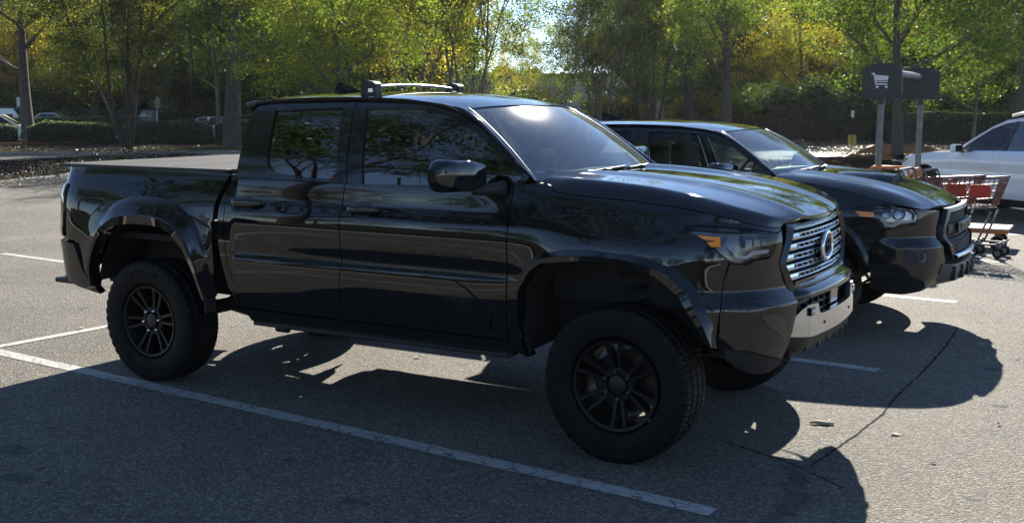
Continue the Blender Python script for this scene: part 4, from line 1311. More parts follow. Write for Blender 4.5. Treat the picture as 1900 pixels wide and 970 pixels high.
# roof cross bar on the pickup: lifts off, so a thing of its own
rack = tag(empty('roof_crossbar', (1.47, 0, 1.86)), 'silver roof crossbar with black end towers on the nearest pickup', 'roof rack')
rx = 1.47
pts = [(0, y, .052 + .022 * (1 - (y / .5) ** 2) - .015) for y in [-.46 + .94 * k / 16 for k in range(17)]]
rows = [[(p[0] + .030 * math.cos(a), p[1], p[2] + .010 * math.sin(a)) for a in [2 * math.pi * k / 10 for k in range(10)]] for p in pts]
MB().grid(rows, closed_u=True).build('bar', 'steel', rack, smooth=True)
for y in (-.45, .47):
    zz = R1(rx, y)[2] - 1.86
    poly = [(-.058, zz - .006), (.058, zz - .006), (.055, .062), (.04, .073), (0, .078), (-.03, .075), (-.052, .062)]
    t = MB().prism(poly, y - .03, y + .03, 'Y').build('tower', 'black_plastic', rack)
    MB().box((.02, y - .031, zz + .022), (.035, .004, .022)).build('lock_cover', 'satin_chrome', t)
# ------------------------------------------------------------------ planting
FARL = 'row of dark evergreens closing off the view far behind the parked vehicles'
for k, x, y, sc, rz, lm, bk, ts, lab in (
    ('oak_high', -27.2, 27.6, 1.0, .4, 'leaf_olive', 'bark', 1.05, 'thickest lichen spotted oak trunk, just left of the nearest pickup cab'),
    ('myrtle_wide', -28.5, 23.3, .88, 1.0, 'leaf_olive', 'bark_dark', .95, 'many stemmed tree with dark bark at the kerb, left of the thick oak'),
    ('oak_high', -45.9, 31.8, 1.0, 2.2, 'leaf_olive', 'bark', .95, 'straight grey trunk rising from the low hedge at far left'),
    ('young', -35.2, 34.6, 1.25, .3, 'leaf_green', 'bark_pale', 1.0, 'slim pale trunk close to the left of the thick oak'),
    ('maple', -76.6, 57.1, 1.1, .8, 'leaf_yellow', 'bark_dark', 1.5, 'far dark trunk with yellow leaves between the hedge rows at left'),
    ('oak', -47.5, 23.0, .95, 4.2, 'leaf_olive', 'bark', 1.0, 'oak whose green boughs hang in at the left edge'),
    ('maple', -59.5, 47.2, 1.0, 2.8, 'leaf_yellow', 'bark_dark', 1.2, 'yellowing maple behind the many stemmed tree'),
    ('myrtle', -56.5, 51.0, 1.05, .8, 'leaf_yellow', 'bark_pale', 1.0, 'small bright yellow tree over the far hedge beside the thick oak'),
    ('dense', -74.7, 69.9, 1.1, .3, 'leaf_dark', 'bark_dark', 1.0, FARL),
    ('myrtle_wide', -74.0, 50.5, 1.0, 3.1, 'leaf_orange', 'bark_dark', 1.0, 'orange tinged tree far back at the left edge'),
    ('myrtle_wide', -62.0, 40.5, .9, 1.1, 'leaf_orange', 'bark_dark', 1.0, 'orange spreading tree behind the grey trunk at far left'),
    ('dense', -90, 60, 1.1, 1.7, 'leaf_dark', 'bark_dark', 1.0, FARL),
    ('dense', -38.6, 43.1, .95, 1.3, 'leaf_dark', 'bark_dark', 1.0, 'dark evergreen right behind the thick oak trunk'),
    ('maple', -17.3, 22.4, .74, 2.0, 'leaf_green', 'bark', 1.0, 'yellow green maple above the rear of the nearest cab'),
    ('myrtle_wide', -28.4, 37.4, 1.05, .2, 'leaf_yellow', 'bark', 1.0, 'golden green tree rising left of the roof crossbar'),
    ('myrtle', -24.1, 35.2, 1.15, 2.5, 'leaf_yellow', 'bark_pale', 1.1, 'golden tree with thin pale stems behind the roof crossbar'),
    ('dense', -51.2, 60.3, 1.1, 2.1, 'leaf_dark', 'bark_dark', 1.0, FARL),
    ('dense', -42.2, 57.4, 1.0, 4.4, 'leaf_dark', 'bark_dark', 1.0, FARL),
    ('maple', -30.3, 45.6, 1.1, .9, 'leaf_orange', 'bark', 1.1, 'russet orange maple behind the right end of the roof crossbar'),
    ('myrtle_wide', -20.6, 34.9, .95, 3.3, 'leaf_green', 'bark_pale', .9, 'dark green vase shaped tree just left of the sky gap'),
    ('dense', -56.0, 75.0, 1.0, .6, 'leaf_dark', 'bark_dark', 1.0, FARL),
    ('myrtle', -36.4, 66.4, .75, 1.2, 'leaf_yellow', 'bark_pale', 1.0, 'low yellow tree at the foot of the sky gap'),
    ('myrtle', -30.3, 62.3, .72, 2.9, 'leaf_green', 'bark_pale', 1.0, 'low pale green tree right of the sky gap'),
    ('myrtle', -17.2, 41.6, .95, 4.0, 'leaf_olive', 'bark_pale', 1.0, 'slender stemmed tree with brown tinged leaves right of the sky gap'),
    ('dense', -23.6, 61.2, .95, 2.7, 'leaf_dark', 'bark_dark', 1.0, FARL),
    ('myrtle_wide', -16.8, 46.5, 1.0, 5.1, 'leaf_green', 'bark', 1.0, 'dark many stemmed tree above the windshield of the nearest pickup'),
    ('oak_high', -16.6, 51.3, .9, 1.9, 'leaf_green', 'bark_dark', 1.0, 'smooth dark trunk standing behind the roof of the second pickup'),
    ('oak_high', -11.5, 42.6, .85, 3.6, 'leaf_green', 'bark', .85, 'mottled trunk with long boughs left of the big round shrubs'),
    ('dense', -31.0, 83.8, 1.0, .1, 'leaf_dark', 'bark_dark', 1.0, FARL),
    ('dense', -18.6, 71.2, 1.0, 3.9, 'leaf_dark', 'bark_dark', 1.0, FARL),
    ('maple', -11.9, 56.4, .88, 1.5, 'leaf_yellow', 'bark', 1.0, 'yellow green maple above the big round shrubs'),
    ('dense', -14.3, 76.1, 1.05, 5.5, 'leaf_dark', 'bark_dark', 1.0, FARL),
    ('maple', -2.0, 32.4, 1.0, .0, 'leaf_green', 'bark', .85, 'tree on the mulch mound, its trunk behind the cart sign pole'),
    ('maple', -5.0, 60.5, 1.1, 4.9, 'leaf_yellow', 'bark', 1.0, 'yellow green maple behind the two cart signs'),
    ('young', -.7, 40.7, .9, 1.0, 'leaf_green', 'bark_pale', .8, 'thin bent sapling in front of the clipped hedge at right'),
    ('oak_high', .4, 44.8, 1.0, 5.9, 'leaf_green', 'bark', .95, 'heavy oak trunk above the white crossover at right edge'),
    ('oak', 4.0, 54.0, .95, 2.4, 'leaf_green', 'bark', 1.0, 'oak past the right edge behind the white crossover'),
    ('dense', -11.5, 87.1, 1.1, 2.2, 'leaf_dark', 'bark_dark', 1.0, FARL),
    ('dense', -5.9, 76.9, 1.0, 1.4, 'leaf_dark', 'bark_dark', 1.0, FARL),
    ('dense', 1.0, 80.6, 1.1, .7, 'leaf_dark', 'bark_dark', 1.0, FARL),
    ('dense', -68, 85, 1.2, 1.9, 'leaf_dark', 'bark_dark', 1.0, FARL),
    ('dense', -104, 74, 1.2, 3.0, 'leaf_dark', 'bark_dark', 1.0, FARL)):
    tall = 1.22 if k != 'dense' and -45 < x < -17.5 and y > 33 else 1.0      # mid-view trees stretched taller so the hood mirrors leaves, not sky
    tree(k, x, y, lab, sc, rz, lm, bk, zs=sc * tall, ts=ts, group='far evergreens' if lab == FARL else 'trees round the car park')
# more of the evergreen row, shoulder to shoulder
for i, (x, y, sc) in enumerate(((-112, 52, 1.3), (-98, 50, 1.1), (-84, 66, 1.2), (-64, 64, 1.1), (-58, 68, 1.05), (-48, 68, 1.0), (-53, 78, 1.2), (-22, 77, 1.05), (-9, 72, 1.0), (-2.5, 70, 1.0), (5, 72, 1.1), (-16, 88, 1.25), (-25, 92, 1.2), (12, 84, 1.2), (-120, 70, 1.3), (-68.5, 50.5, .9), (-71, 58, 1.0), (-62, 57, .95), (-57.5, 60.5, 1.0), (-66, 69, 1.1), (-52, 53.5, .85), (-80, 52, 1.0))):
    tree('dense', x, y, FARL, sc, i * 1.1, 'leaf_dark', 'bark_dark', group='far evergreens')
# trees behind the photographer: they stand in the paint and the side glass
BACKL = 'tree behind the photographer, mirrored in the nearest pickup'
for k, x, y, sc, rz, lm in (('oak_high', -8.0, -11.5, 1.4, .3, 'leaf_dark'), ('oak', 12.5, -17.5, 1.1, 2.3, 'leaf_dark'), ('oak', -24, -17.5, 1.2, 4.0, 'leaf_green'),
                            ('maple', -30, -38, .9, 1.3, 'leaf_orange'), ('maple', -20, -40, .9, .4, 'leaf_green'), ('maple', -11, -39, .8, 2.2, 'leaf_yellow'), ('maple', -3, -41, .9, 3.0, 'leaf_green'), ('maple', 5, -40, .8, 4.1, 'leaf_green'),
                            ('maple', 13, -39, .9, 5.1, 'leaf_orange'), ('maple', 22, -38, .9, .9, 'leaf_green'), ('maple', 31, -34, .9, 1.9, 'leaf_green'), ('maple', 38, -26, .9, 2.9, 'leaf_green'), ('maple', 42, -14, .9, 3.9, 'leaf_green')):
    tree(k, x, y, BACKL, sc, rz, lm, 'bark_dark', ts=.55, group='trees behind the photographer')

def hedge(path, w, h, label, seed, dens=150, leaf=.085, mat='leaf_hedge', name='clipped_hedge', wob=.06):
    rng = np.random.default_rng(seed)
    L = sum(math.dist(path[i], path[i + 1]) for i in range(len(path) - 1))
    n = max(6, int(L / .8))
    c = resample(path, n)
    root = tag(empty(name, (*c[0], .15)), label, 'hedge', 'clipped hedges')
    o0 = Vector((*c[0], .0))
    rows = []; prof = [(-.5, 0), (-.54, .45), (-.50, .85), (-.36, 1.0), (.36, 1.0), (.50, .85), (.54, .45), (.5, 0)]
    for i, p in enumerate(c):
        a = c[max(0, i - 1)]; b = c[min(n - 1, i + 1)]
        t = Vector((b[0] - a[0], b[1] - a[1], 0)).normalized(); s = Vector((-t.y, t.x, 0))
        hh = h * (1 + rng.uniform(-wob, wob)); ww = w * (1 + rng.uniform(-wob, wob)) * .9
        e = .75 if i in (0, n - 1) else 1
        rows.append([tuple(Vector((*p, 0)) - o0 + s * (u * ww * e) + Vector((0, 0, v * hh * .94 * e))) for u, v in prof])
    core = MB().grid(rows); core.add(rows[0], [tuple(range(8))]); core.add(rows[-1], [tuple(range(8))])
    core.build('core', 'hedge_core', root, smooth=True)
    R = np.array(rows)
    area = L * (w + 2 * h); N = int(area * dens)
    i = rng.uniform(0, n - 1.001, N); j = rng.uniform(0, 6.999, N)
    i0 = i.astype(int); j0 = j.astype(int); fi = (i - i0)[:, None]; fj = (j - j0)[:, None]
    P = (R[i0, j0] * (1 - fi) + R[i0 + 1, j0] * fi) * (1 - fj) + (R[i0, j0 + 1] * (1 - fi) + R[i0 + 1, j0 + 1] * fi) * fj
    P = P + rng.normal(size=P.shape) * .05
    V, F = leaves(P, leaf, rng, flat=.3)
    link('foliage', np_mesh(V, F), mat, root)
    return root
plain('hedge_core', (.010, .016, .007), .95)
hedge([(-46.0, 19.5), (-43.3, 25.0), (-41.3, 27.8)], 1.3, 1.0, 'low clipped hedge at the left edge under the grey trunk', 1)
hedge([(-41.0, 28.1), (-39.5, 30.0), (-38.6, 31.2)], 1.3, 1.0, 'low clipped hedge between the grey trunk and the many stemmed tree', 2)
hedge([(-38.3, 31.4), (-36.3, 32.9), (-34.9, 34.0)], 1.4, 1.05, 'low clipped hedge between the many stemmed tree and the thick oak', 3)
hedge([(-34.8, 34.2), (-31.0, 36.6), (-26, 40), (-20, 45)], 1.3, 1.05, 'low clipped hedge running behind the thick oak and the cab', 4)
hedge([(-54.0, 36.0), (-50.5, 40.0), (-47.5, 42.5)], 1.2, 1.15, 'second row hedge with sunlit top, left of the far dark crossover', 5)
hedge([(-44.0, 43.0), (-41.0, 45.2), (-37.0, 48)], 1.2, 1.2, 'second row hedge with sunlit top, right of the far dark crossover', 6)
hedge([(-74.0, 43.0), (-66, 50.0), (-58.0, 54.5), (-50, 60)], 1.6, 1.7, 'tall sunlit hedge farthest back at left', 7, dens=70, leaf=.12)
hedge([(-5.2, 46.6), (-3.2, 47.6), (-1.0, 48.9), (1.5, 50.6)], 1.4, 1.5, 'long flat topped hedge behind the cart signs', 8)
hedge([(-14.5, 55.0), (-20, 50.5), (-26, 48.5), (-34, 50)], 1.2, 1.1, 'low hedge far behind the two windshields', 9, dens=80)
hedge([(-28, -12.4), (-16, -11.4), (-9, -11.0)], 1.5, 1.5, 'dark hedge added unseen behind the photographer, mirrored in the rear half of the nearest pickup', 61, dens=90, leaf=.10, mat='leaf_dark')  # unseen hedges added so the doors reflect a dark band
hedge([(-7, -11.0), (-1, -10.9), (7.5, -11.2)], 1.5, 1.4, 'dark hedge added unseen behind the photographer, mirrored in the front half of the nearest pickup', 62, dens=90, leaf=.10, mat='leaf_dark')
for i, (pth, lab) in enumerate((([(-125, 38), (-108, 52), (-96, 62)], 'tall dark evergreen screen far back at the left edge'), ([(-95.5, 62.5), (-84, 73), (-72, 80)], 'tall dark evergreen screen far behind the many stemmed tree'),
                        ([(-71, 80.5), (-58, 88), (-47, 91)], 'tall dark evergreen screen far behind the roof crossbar'), ([(-33, 97), (-18, 94), (-2, 91), (16, 88)], 'tall dark evergreen screen far behind the cart signs'))):
    hedge(pth, 3.0, 5.5, lab, 40 + i, dens=16, leaf=.34, mat='leaf_dark', name='evergreen_screen', wob=.16)
def shrub(x, y, rx, h, label, seed, mat='leaf_dark', n=5200, leaf=.13):
    rng = np.random.default_rng(seed)
    root = tag(empty('evergreen_shrub', (x, y, .15)), label, 'shrub', 'large round shrubs')
    u = rng.normal(size=(n, 3)); u /= np.linalg.norm(u, axis=1)[:, None]; u[:, 2] = np.abs(u[:, 2]) * 1.0 - .35 * (rng.random(n) < .35)
    lob = 1 + .13 * np.sin(5 * np.arctan2(u[:, 1], u[:, 0]) + seed) + .10 * np.sin(7 * u[:, 2] + seed)
    r = rng.uniform(.72, 1.03, n) * lob
    P = u * r[:, None] * np.array([rx, rx, h * .62]) + np.array([0, 0, h * .40])
    P[:, 2] = np.maximum(P[:, 2], .12)
    V, F = leaves(P, leaf, rng, flat=.2)
    link('foliage', np_mesh(V, F), mat, root)
    c = MB()
    rows = [[(rx * .68 * s * math.cos(a), rx * .68 * s * math.sin(a), z * h) for a in [2 * math.pi * k / 14 for k in range(14)]] for s, z in ((.5, .02), (.85, .15), (1, .42), (.9, .65), (.55, .83), (.05, .9))]
    c.grid(rows, closed_u=True).build('core', 'hedge_core', root, smooth=True)
    st = MB()
    for k in range(5):
        a = k * 1.3; st.tube([(.1 * math.cos(a), .1 * math.sin(a), -.05), (rx * .4 * math.cos(a), rx * .4 * math.sin(a), h * .4)], .04, 6)
    st.build('stem', 'bark_dark', root, smooth=True)
shrub(-12.1, 48.2, 1.7, 2.7, 'leftmost big round shrub, beside the mottled trunk', 3)
shrub(-10.0, 45.9, 1.75, 2.9, 'second big round shrub behind the second pickup', 4)
shrub(-8.1, 45.6, 1.6, 3.1, 'tallest big round shrub, left of the yellow block', 5)
shrub(-7.0, 47.4, 1.7, 3.2, 'big round shrub behind the yellow block', 6)
shrub(-5.9, 49.8, 1.7, 3.0, 'big round shrub left of the front cart sign', 7)
shrub(-3.2, 52.5, 2.0, 2.8, 'loose green shrub above the long flat hedge', 8, 'leaf_green')
shrub(.6, 54.5, 2.0, 2.6, 'loose green shrub behind the bent sapling', 9, 'leaf_hedge')
shrub(-29.4, 55.5, 2.2, 3.2, 'yellow green bush under the sky gap', 10, 'leaf_yellow')
shrub(-21.3, 52.2, 1.9, 2.3, 'rusty bush above the top of the windshield', 11, 'leaf_orange')
shrub(-17.8, 55.5, 1.9, 2.4, 'orange bush left of the smooth dark trunk', 12, 'leaf_orange')
shrub(-25.0, 48.5, 1.6, 2.4, 'grey green bush right of the roof crossbar', 13, 'leaf_hedge')
# leaf litter, thick on the sunny beds
def litter(name, polys, n, z, seed, mat, size=.055):
    rng = np.random.default_rng(seed); pts = []
    for (x0, y0, x1, y1, w) in polys:
        t = rng.random(n); s = rng.normal(size=n) * w * .5
        d = np.array([x1 - x0, y1 - y0]); d = d / np.linalg.norm(d); q = np.array([-d[1], d[0]])
        xy = np.array([x0, y0]) + t[:, None] * np.array([x1 - x0, y1 - y0]) + s[:, None] * q
        pts.append(np.c_[xy, np.full(n, z) + rng.uniform(0, .05, n)])
    P = np.concatenate(pts); V, F = leaves(P, size, rng, flat=2.5)
    tag(link(name, np_mesh(V, F), mat), 'dry brown leaves lying over the mulch and kerbs', 'leaf litter', kind='stuff')
leaf_mat('leaf_dry', [(.2, (.045, .032, .022)), (.6, (.10, .075, .055)), (1, (.28, .23, .18))], .15, .12)
litter('leaf_litter', [(-15.5, 7, -25, 22.5, 3.2), (-3.6, 26.8, .2, 22.6, 2.2), (-30, 23.6, -12, 42, 1.6), (-34, 17, -28, 25, 4), (-4.2, 42, -2.2, 32, 2.2), (-12, 44, -2, 48, 2.4)], 6500, .22, 5, 'leaf_dry', .06)
# ------------------------------------------------------------------ far vehicles, building, posts
def simple_car(name, label, x, y, rz, paint, suv=False, L=4.6, H=1.5, sc=1.0):
    root = tag(empty(name, (x, y, .0), rz), label, 'car', 'cars in the far parking rows')
    W = .90
    hb = H * .60
    if suv: prof = [(-L / 2, .45, .80), (-L / 2 + .05, hb, .86), (-L / 2 + .25, H * .95, .68), (-L / 2 + .6, H, .66), (.55, H, .66), (1.05, hb * 1.08, .84), (L / 2 - .25, hb * .92, .80), (L / 2, hb * .62, .74), (L / 2 - .02, .40, .76)]
    else: prof = [(-L / 2, .45, .78), (-L / 2 + .04, hb * .95, .80), (-1.45, hb * 1.05, .82), (-.85, H * .97, .62), (.1, H, .62), (.95, hb * 1.05, .82), (L / 2 - .3, hb * .85, .80), (L / 2, hb * .55, .74), (L / 2 - .02, .35, .76)]
    rows = []
    for (px, pz, w) in prof: rows.append([(px, -W, .30), (px, -W, min(pz, hb * .8)), (px, -w, pz), (px, 0, pz + .025), (px, w, pz), (px, W, min(pz, hb * .8)), (px, W, .30)])
    body = MB().grid(rows); body.add(rows[0], [tuple(range(7))]); body.add(rows[-1], [tuple(range(7))])
    b = body.build('body', paint, root, smooth=True, angle=32)
    i0, i1 = (2, 4) if suv else (3, 4)
    for sg in (-1, 1):
        xs0, xs1 = (-L / 2 + .35, .95) if suv else (-1.25, .80)
        poly = [(xs0 + .02, hb * 1.02), (xs1, hb * 1.04), (prof[i1][0] + .02, H * .93), (prof[i0][0] + .1, H * .93)]
        MB().add([(u, sg * (W - (v - hb * .8) / (H - hb * .8) * (W - .64) + .012), v) for u, v in poly], [(0, 1, 2, 3)]).build('side_window', 'gloss_black', root)
        for xx in (-L * .30, L * .31):
            w = MB().lathe([(0, -.10), (.20, -.10), (.22, -.11), (.32, -.105), (.335, -.06), (.335, .06), (.32, .10), (0, .10)], 20, M=Matrix.Translation((xx, sg * (W - .10), .335))).build('wheel', 'rubber', root, smooth=True, angle=40)
        MB().box((L / 2 - .08, sg * .62, hb * .72), (.14, .34, .12), bev=.03).build('headlamp', 'lamp_silver', root)
        MB().box((-L / 2 + .02, sg * .68, hb * .82), (.06, .24, .18), bev=.02).build('tail_lamp', 'red_lens', root)
    def sc_(a, k): return a
    p, q = (prof[5], prof[4])
    MB().add([(p[0] + .01, -p[2] * .92, p[1] + .02), (p[0] + .01, p[2] * .92, p[1] + .02), (q[0] + .03, q[2] * .92, q[1] + .0), (q[0] + .03, -q[2] * .92, q[1] + .0)], [(0, 1, 2, 3)]).build('windscreen', 'gloss_black', root)
    p, q = (prof[1], prof[2]) if suv else (prof[2], prof[3])
    MB().add([(p[0] - .01, -p[2] * .9, p[1] + .02), (p[0] - .01, p[2] * .9, p[1] + .02), (q[0] - .03, q[2] * .9, q[1]), (q[0] - .03, -q[2] * .9, q[1])], [(0, 1, 2, 3)]).build('rear_window', 'gloss_black', root)
    return root
simple_car('parked_crossover', 'dark grey crossover between the hedges behind the many stemmed tree', -46.9, 41.3, math.radians(158), 'grey_paint', True, 4.5, 1.62)
simple_car('parked_car', 'white car far left above the low hedge', -47.6, 31.4, math.radians(40), 'white_paint', False, 4.6, 1.42)
simple_car('parked_car', 'white car in the second row at the left edge', -60.8, 41.2, math.radians(30), 'white_paint', True, 4.6, 1.75)
simple_car('parked_car', 'silver car at far left just past the grey trunk', -56.5, 41.6, math.radians(30), 'silver_paint', False, 4.6, 1.5)
simple_car('parked_car', 'white car whose roof shows over the hedge left of the thick oak', -41.6, 40.6, math.radians(125), 'white_paint', False, 4.4, 1.28)
# low shop building seen in slivers between the trunks
plain('stucco', (.42, .40, .37), .85, vary=.1, vscale=2); plain('brick_tone', (.20, .11, .08), .85, vary=.25, vscale=14)
plain('roof_dark', (.05, .05, .055), .8)
bl_ = tag(empty('shop_building', (-93, 90, 0), math.radians(-42 + 90 + 90)), 'low pale shop front glimpsed between trunks behind the far hedge', 'building')
MB().box((0, 0, 2.6), (46, 12, 5.2)).build('wall', 'stucco', bl_)
MB().box((0, 0, 5.35), (46.6, 12.6, .3)).build('roof', 'roof_dark', bl_)
for k in range(10):
    xx = -20 + 4.4 * k
    w_ = MB().box((xx, 6.03, 1.5), (3.0, .06, 2.4)).build('window', 'gloss_black', bl_)
    for j in (-1, 0, 1): MB().box((xx + j * 1.0, 6.08, 1.5), (.07, .05, 2.4)).build('mullion', 'white_paint', w_)
    MB().box((xx, 6.1, 3.3), (3.2, .12, .7)).build('sign_band', 'white_paint', bl_)
bl2 = tag(empty('pale_building', (-47.5, 97, 0), math.radians(28)), 'pale building corner far behind the sky gap', 'building')
MB().box((0, 0, 2.4), (26, 14, 4.8)).build('wall', 'stucco', bl2)
MB().box((0, 0, 4.95), (26.5, 14.5, .3)).build('roof', 'roof_dark', bl2)
for k in range(6): MB().box((-10 + 4 * k, -7.03, 1.7), (2.2, .06, 1.8)).build('window', 'gloss_black', bl2)
# street furniture on the left verge
lp = tag(empty('lamp_post', (-39.6, 37.3, .1)), 'tall dark lamp post between the many stemmed tree and the thick oak', 'lamp post')
MB().tube([(0, 0, 0), (0, 0, 7.5)], [.085, .06], 12).build('pole', 'satin_black', lp, smooth=True)
MB().lathe([(0, 0), (.18, 0), (.18, .5), (0, .55)], 16, axis='Z').build('base', 'kerb_concrete', lp, smooth=True, angle=40)
MB().box((.45, 0, 7.5), (.7, .32, .12), bev=.03).build('lamp_head', 'satin_black', lp)
plain('sign_white', (.62, .62, .60), .5); plain('sign_back', (.30, .31, .32), .45, metal=.6); plain('sign_red', (.45, .02, .02), .4)
ss = tag(empty('stop_sign', (-40.6, 35.7, .1), math.radians(112)), 'edge-on street sign on a thin post beside the many stemmed tree', 'sign')
MB().tube([(0, 0, 0), (0, 0, 2.25)], .03, 8).build('post', 'steel', ss, smooth=True)
MB().prism([(.36 * math.cos(math.pi / 8 + k * math.pi / 4), 1.95 + .36 * math.sin(math.pi / 8 + k * math.pi / 4)) for k in range(8)], -.042, -.034, 'Y').build('plate', 'sign_back', ss)
sg_ = tag(empty('parking_sign', (-57.3, 39.6, .1), math.radians(40)), 'small pale sign on a post at far left above the cars', 'sign')
MB().tube([(0, 0, 0), (0, 0, 2.3)], .03, 8).build('post', 'steel', sg_, smooth=True)
MB().box((0, -.04, 2.05), (.46, .012, .6), bev=.004).build('plate', 'sign_white', sg_)
sg2 = tag(empty('parking_sign', (-5.9, 42.8, .1), math.radians(8)), 'small white sign on a thin post above the yellow block', 'sign')
MB().tube([(0, 0, 0), (0, 0, 1.55)], .02, 8).build('post', 'satin_black', sg2, smooth=True)
MB().box((0, -.03, 1.42), (.13, .01, .30), bev=.003).build('plate', 'sign_white', sg2)
plain('safety_yellow', (.55, .38, .03), .5, vary=.15)
yb = tag(empty('yellow_block', (-6.0, 43.3, .1), math.radians(10)), 'small yellow block standing on the kerb under the round shrubs', 'bollard')
MB().box((0, 0, .26), (.34, .30, .52), bev=.05).build('body', 'safety_yellow', yb)
MB().box((0, 0, .02), (.40, .36, .05), bev=.01).build('base', 'kerb_concrete', yb)
# ------------------------------------------------------------------ second pickup, one bay further
KX, KY, KZ = .966, .965, .89
truck2 = tag(empty('pickup_truck', (.27, 3.6, 0)), 'dusty black pickup with hood scoop and honeycomb grille, parked beyond the nearest', 'pickup truck')
KEEP = {'bed_side', 'tailgate', 'rear_bumper', 'tail_lamp', 'cab_corner', 'rear_door', 'front_door', 'rocker_panel', 'windshield', 'windshield_band', 'roof', 'roof_side_rail',
        'windshield_moulding', 'cab_back', 'cowl_panel', 'wiper', 'dashboard', 'front_seat', 'rear_bench', 'steering_wheel', 'wheel_well', 'wheel_arch_flare', 'chassis_frame', 'bed_floor',
        'bed_front_wall', 'bulkhead', 'door_lining', 'inner_fender', 'cab_floor', 'rear_view_mirror', 'antenna_fin', 'engine_pan', 'running_board'}
front_bits = set()
for ch in truck.children:
    if ch.name.split('.')[0] in ('wheel_arch_flare', 'wheel_well') and max(v.co.x for v in ch.data.vertices) > 2: front_bits.add(ch.name)
def override(o, a, b):
    if o.type == 'MESH' and o.data.materials and o.data.materials[0] == MATS[a]:
        o.material_slots[0].link = 'OBJECT'; o.material_slots[0].material = MATS[b]
    for c in o.children: override(c, a, b)
for ch in list(truck.children):
    if ch.name.split('.')[0] in KEEP and ch.name not in front_bits:
        c = copy_tree(ch, truck2)
        c.scale = (ch.scale[0] * KX, ch.scale[1] * KY, ch.scale[2] * KZ)
        c.location = (ch.location[0] * KX, ch.location[1] * KY, ch.location[2] * KZ)
        for g2 in list(c.children):
            if g2.name.split('.')[0] in ('lettering', 'cladding', 'door_mirror'):
                for g3 in list(g2.children): bpy.data.objects.remove(g3)
                bpy.data.objects.remove(g2)
        override(c, 'black_paint', 'black_paint_dusty'); override(c, 'tinted_glass', 'side_glass_clear')
def T2(p): return (p[0] * KX, p[1] * KY, p[2] * KZ)
def S2(u, z): return T2(S1(u, z))
def SB2(u, z): return T2(SB(u, z))
seam2 = [(2.80, 1.388), (2.86, 1.372), (2.92, 1.357), (3.096, 1.338), (3.362, 1.298), (3.626, 1.222), (3.795, 1.188), (3.93, 1.165), (4.02, 1.150)]
lamp2 = [(3.482, 1.145), (3.591, 1.163), (3.754, 1.177), (3.923, 1.149), (3.976, 1.103), (3.963, 1.026), (3.848, 1.013), (3.809, .985), (3.703, .986), (3.673, 1.054), (3.559, 1.086)]
f2_in = [(u - .23, z) for u, z in f_arch_in]; f2_out = [(u - .23, z) for u, z in f_arch_out]
cut2 = [(u - .23, z) for u, z in arch_f_cut if u - .23 > 2.76]
poly = [(2.7155, 1.36), (2.75, 1.372)] + [(u, v - .004) for u, v in seam2[:7]] + [(3.754, 1.182), (3.591, 1.168), (3.470, 1.150), (3.55, 1.080), (3.667, 1.046), (3.70, .978), (3.685, .92), (3.63, .80), (3.625, .66)] + [q for q in reversed(cut2)] + [(2.7195, .936), (2.7255, 1.164)]
def SB2s(u, z):
    x, y, zz = S1(u, z); return T2((x, y - bump_arch(u, z, 3.07, .52, .022) * sstep(2.72, 2.95, u) * (1 - sstep(3.55, 3.75, u)), zz))
both_sides('front_fender', panel_mesh(poly, SB2s, DU, DV), 'black_paint_dusty', truck2)
k0 = 8
def flare2():
    a = resample(f2_in, 60)[k0:]; b = resample(f2_out, 60)[k0:]; rows = []
    for t, pr in ((0.0, -.004), (.08, .006), (.45, .020), (.50, .030), (.97, .028), (1.0, .02)):
        r = []
        for ia, oa in zip(a, b):
            x, y, zz = SB2s(oa[0] + (ia[0] - oa[0]) * t, oa[1] + (ia[1] - oa[1]) * t); r.append((x, y - pr, zz))
        rows.append(r)
    rows.append([(x, y + .07, z) for x, y, z in rows[-1]])
    m = MB().grid(rows); return mesh(m.v, m.f, True, 'flare', 38)
both_sides('wheel_arch_flare', flare2(), 'black_paint_dusty', truck2)
a = resample(f2_in, 40); m = MB().grid([[T2((u, -yy, z + dz)) for u, z in a] for yy, dz in ((.895, .0), (.86, .03), (.52, .04))]); m.add([T2((u, -.52, z + .04)) for u, z in a], [tuple(range(40))])
both_sides('wheel_well', mesh(m.v, m.f, False), 'under_black', truck2)
# hood with raised scoop
zc2 = interp([(2.75, 1.424), (3.1, 1.405), (3.45, 1.365), (3.75, 1.30), (3.95, 1.225), (4.08, 1.145)])
hs = resample([S1(u, z) for u, z in seam2], 36)
rows = []
for j, (bx_, by_, bz_) in enumerate(hs):
    t = j / 35; cx = bx_ + .13 * (1 - t) + .11 * t ** 2; cz = zc2(cx); r = []
    for i in range(37):
        v = (i / 36) ** 1.7; y = by_ * (1 - v); x = bx_ + (cx - bx_) * (1 - (1 - v) ** 2)
        z = bz_ + (cz - bz_) * (.88 * (1 - (1 - min(1, v / .2)) ** 1.8) + .12 * sstep(.05, .7, v)) + .022 * math.exp(-((abs(y) - .46) / .10) ** 2) * (1 - .6 * t)
        r.append(T2((x, y, z)))
    r += [(x, -y, z) for x, y, z in reversed(r[:-1])]
    rows.append(r)
m = MB().grid(rows); m.grid([rows[-1], [(x - .01, y, z - .03) for x, y, z in rows[-1]], [(x - .06, y, z - .03) for x, y, z in rows[-1]]])
hood2 = link('hood', mesh(m.v, m.f, True, 'hood', 50), 'black_paint_dusty', truck2)
rows = []
for x, h, w in ((3.12, .0, .27), (3.25, .030, .26), (3.50, .056, .245), (3.62, .064, .24), (3.625, .060, .235)):
    z0 = zc2(x) - .006
    rows.append([T2((x, w * k / 6, z0 + h * (1 - abs(k / 6) ** 5) - .006 * (k / 6) ** 2)) for k in range(-6, 7)])
sc_ = MB().grid(rows).build('hood_scoop', 'black_paint_dusty', hood2, smooth=True, angle=50)
x = 3.618; z0 = zc2(x) - .02
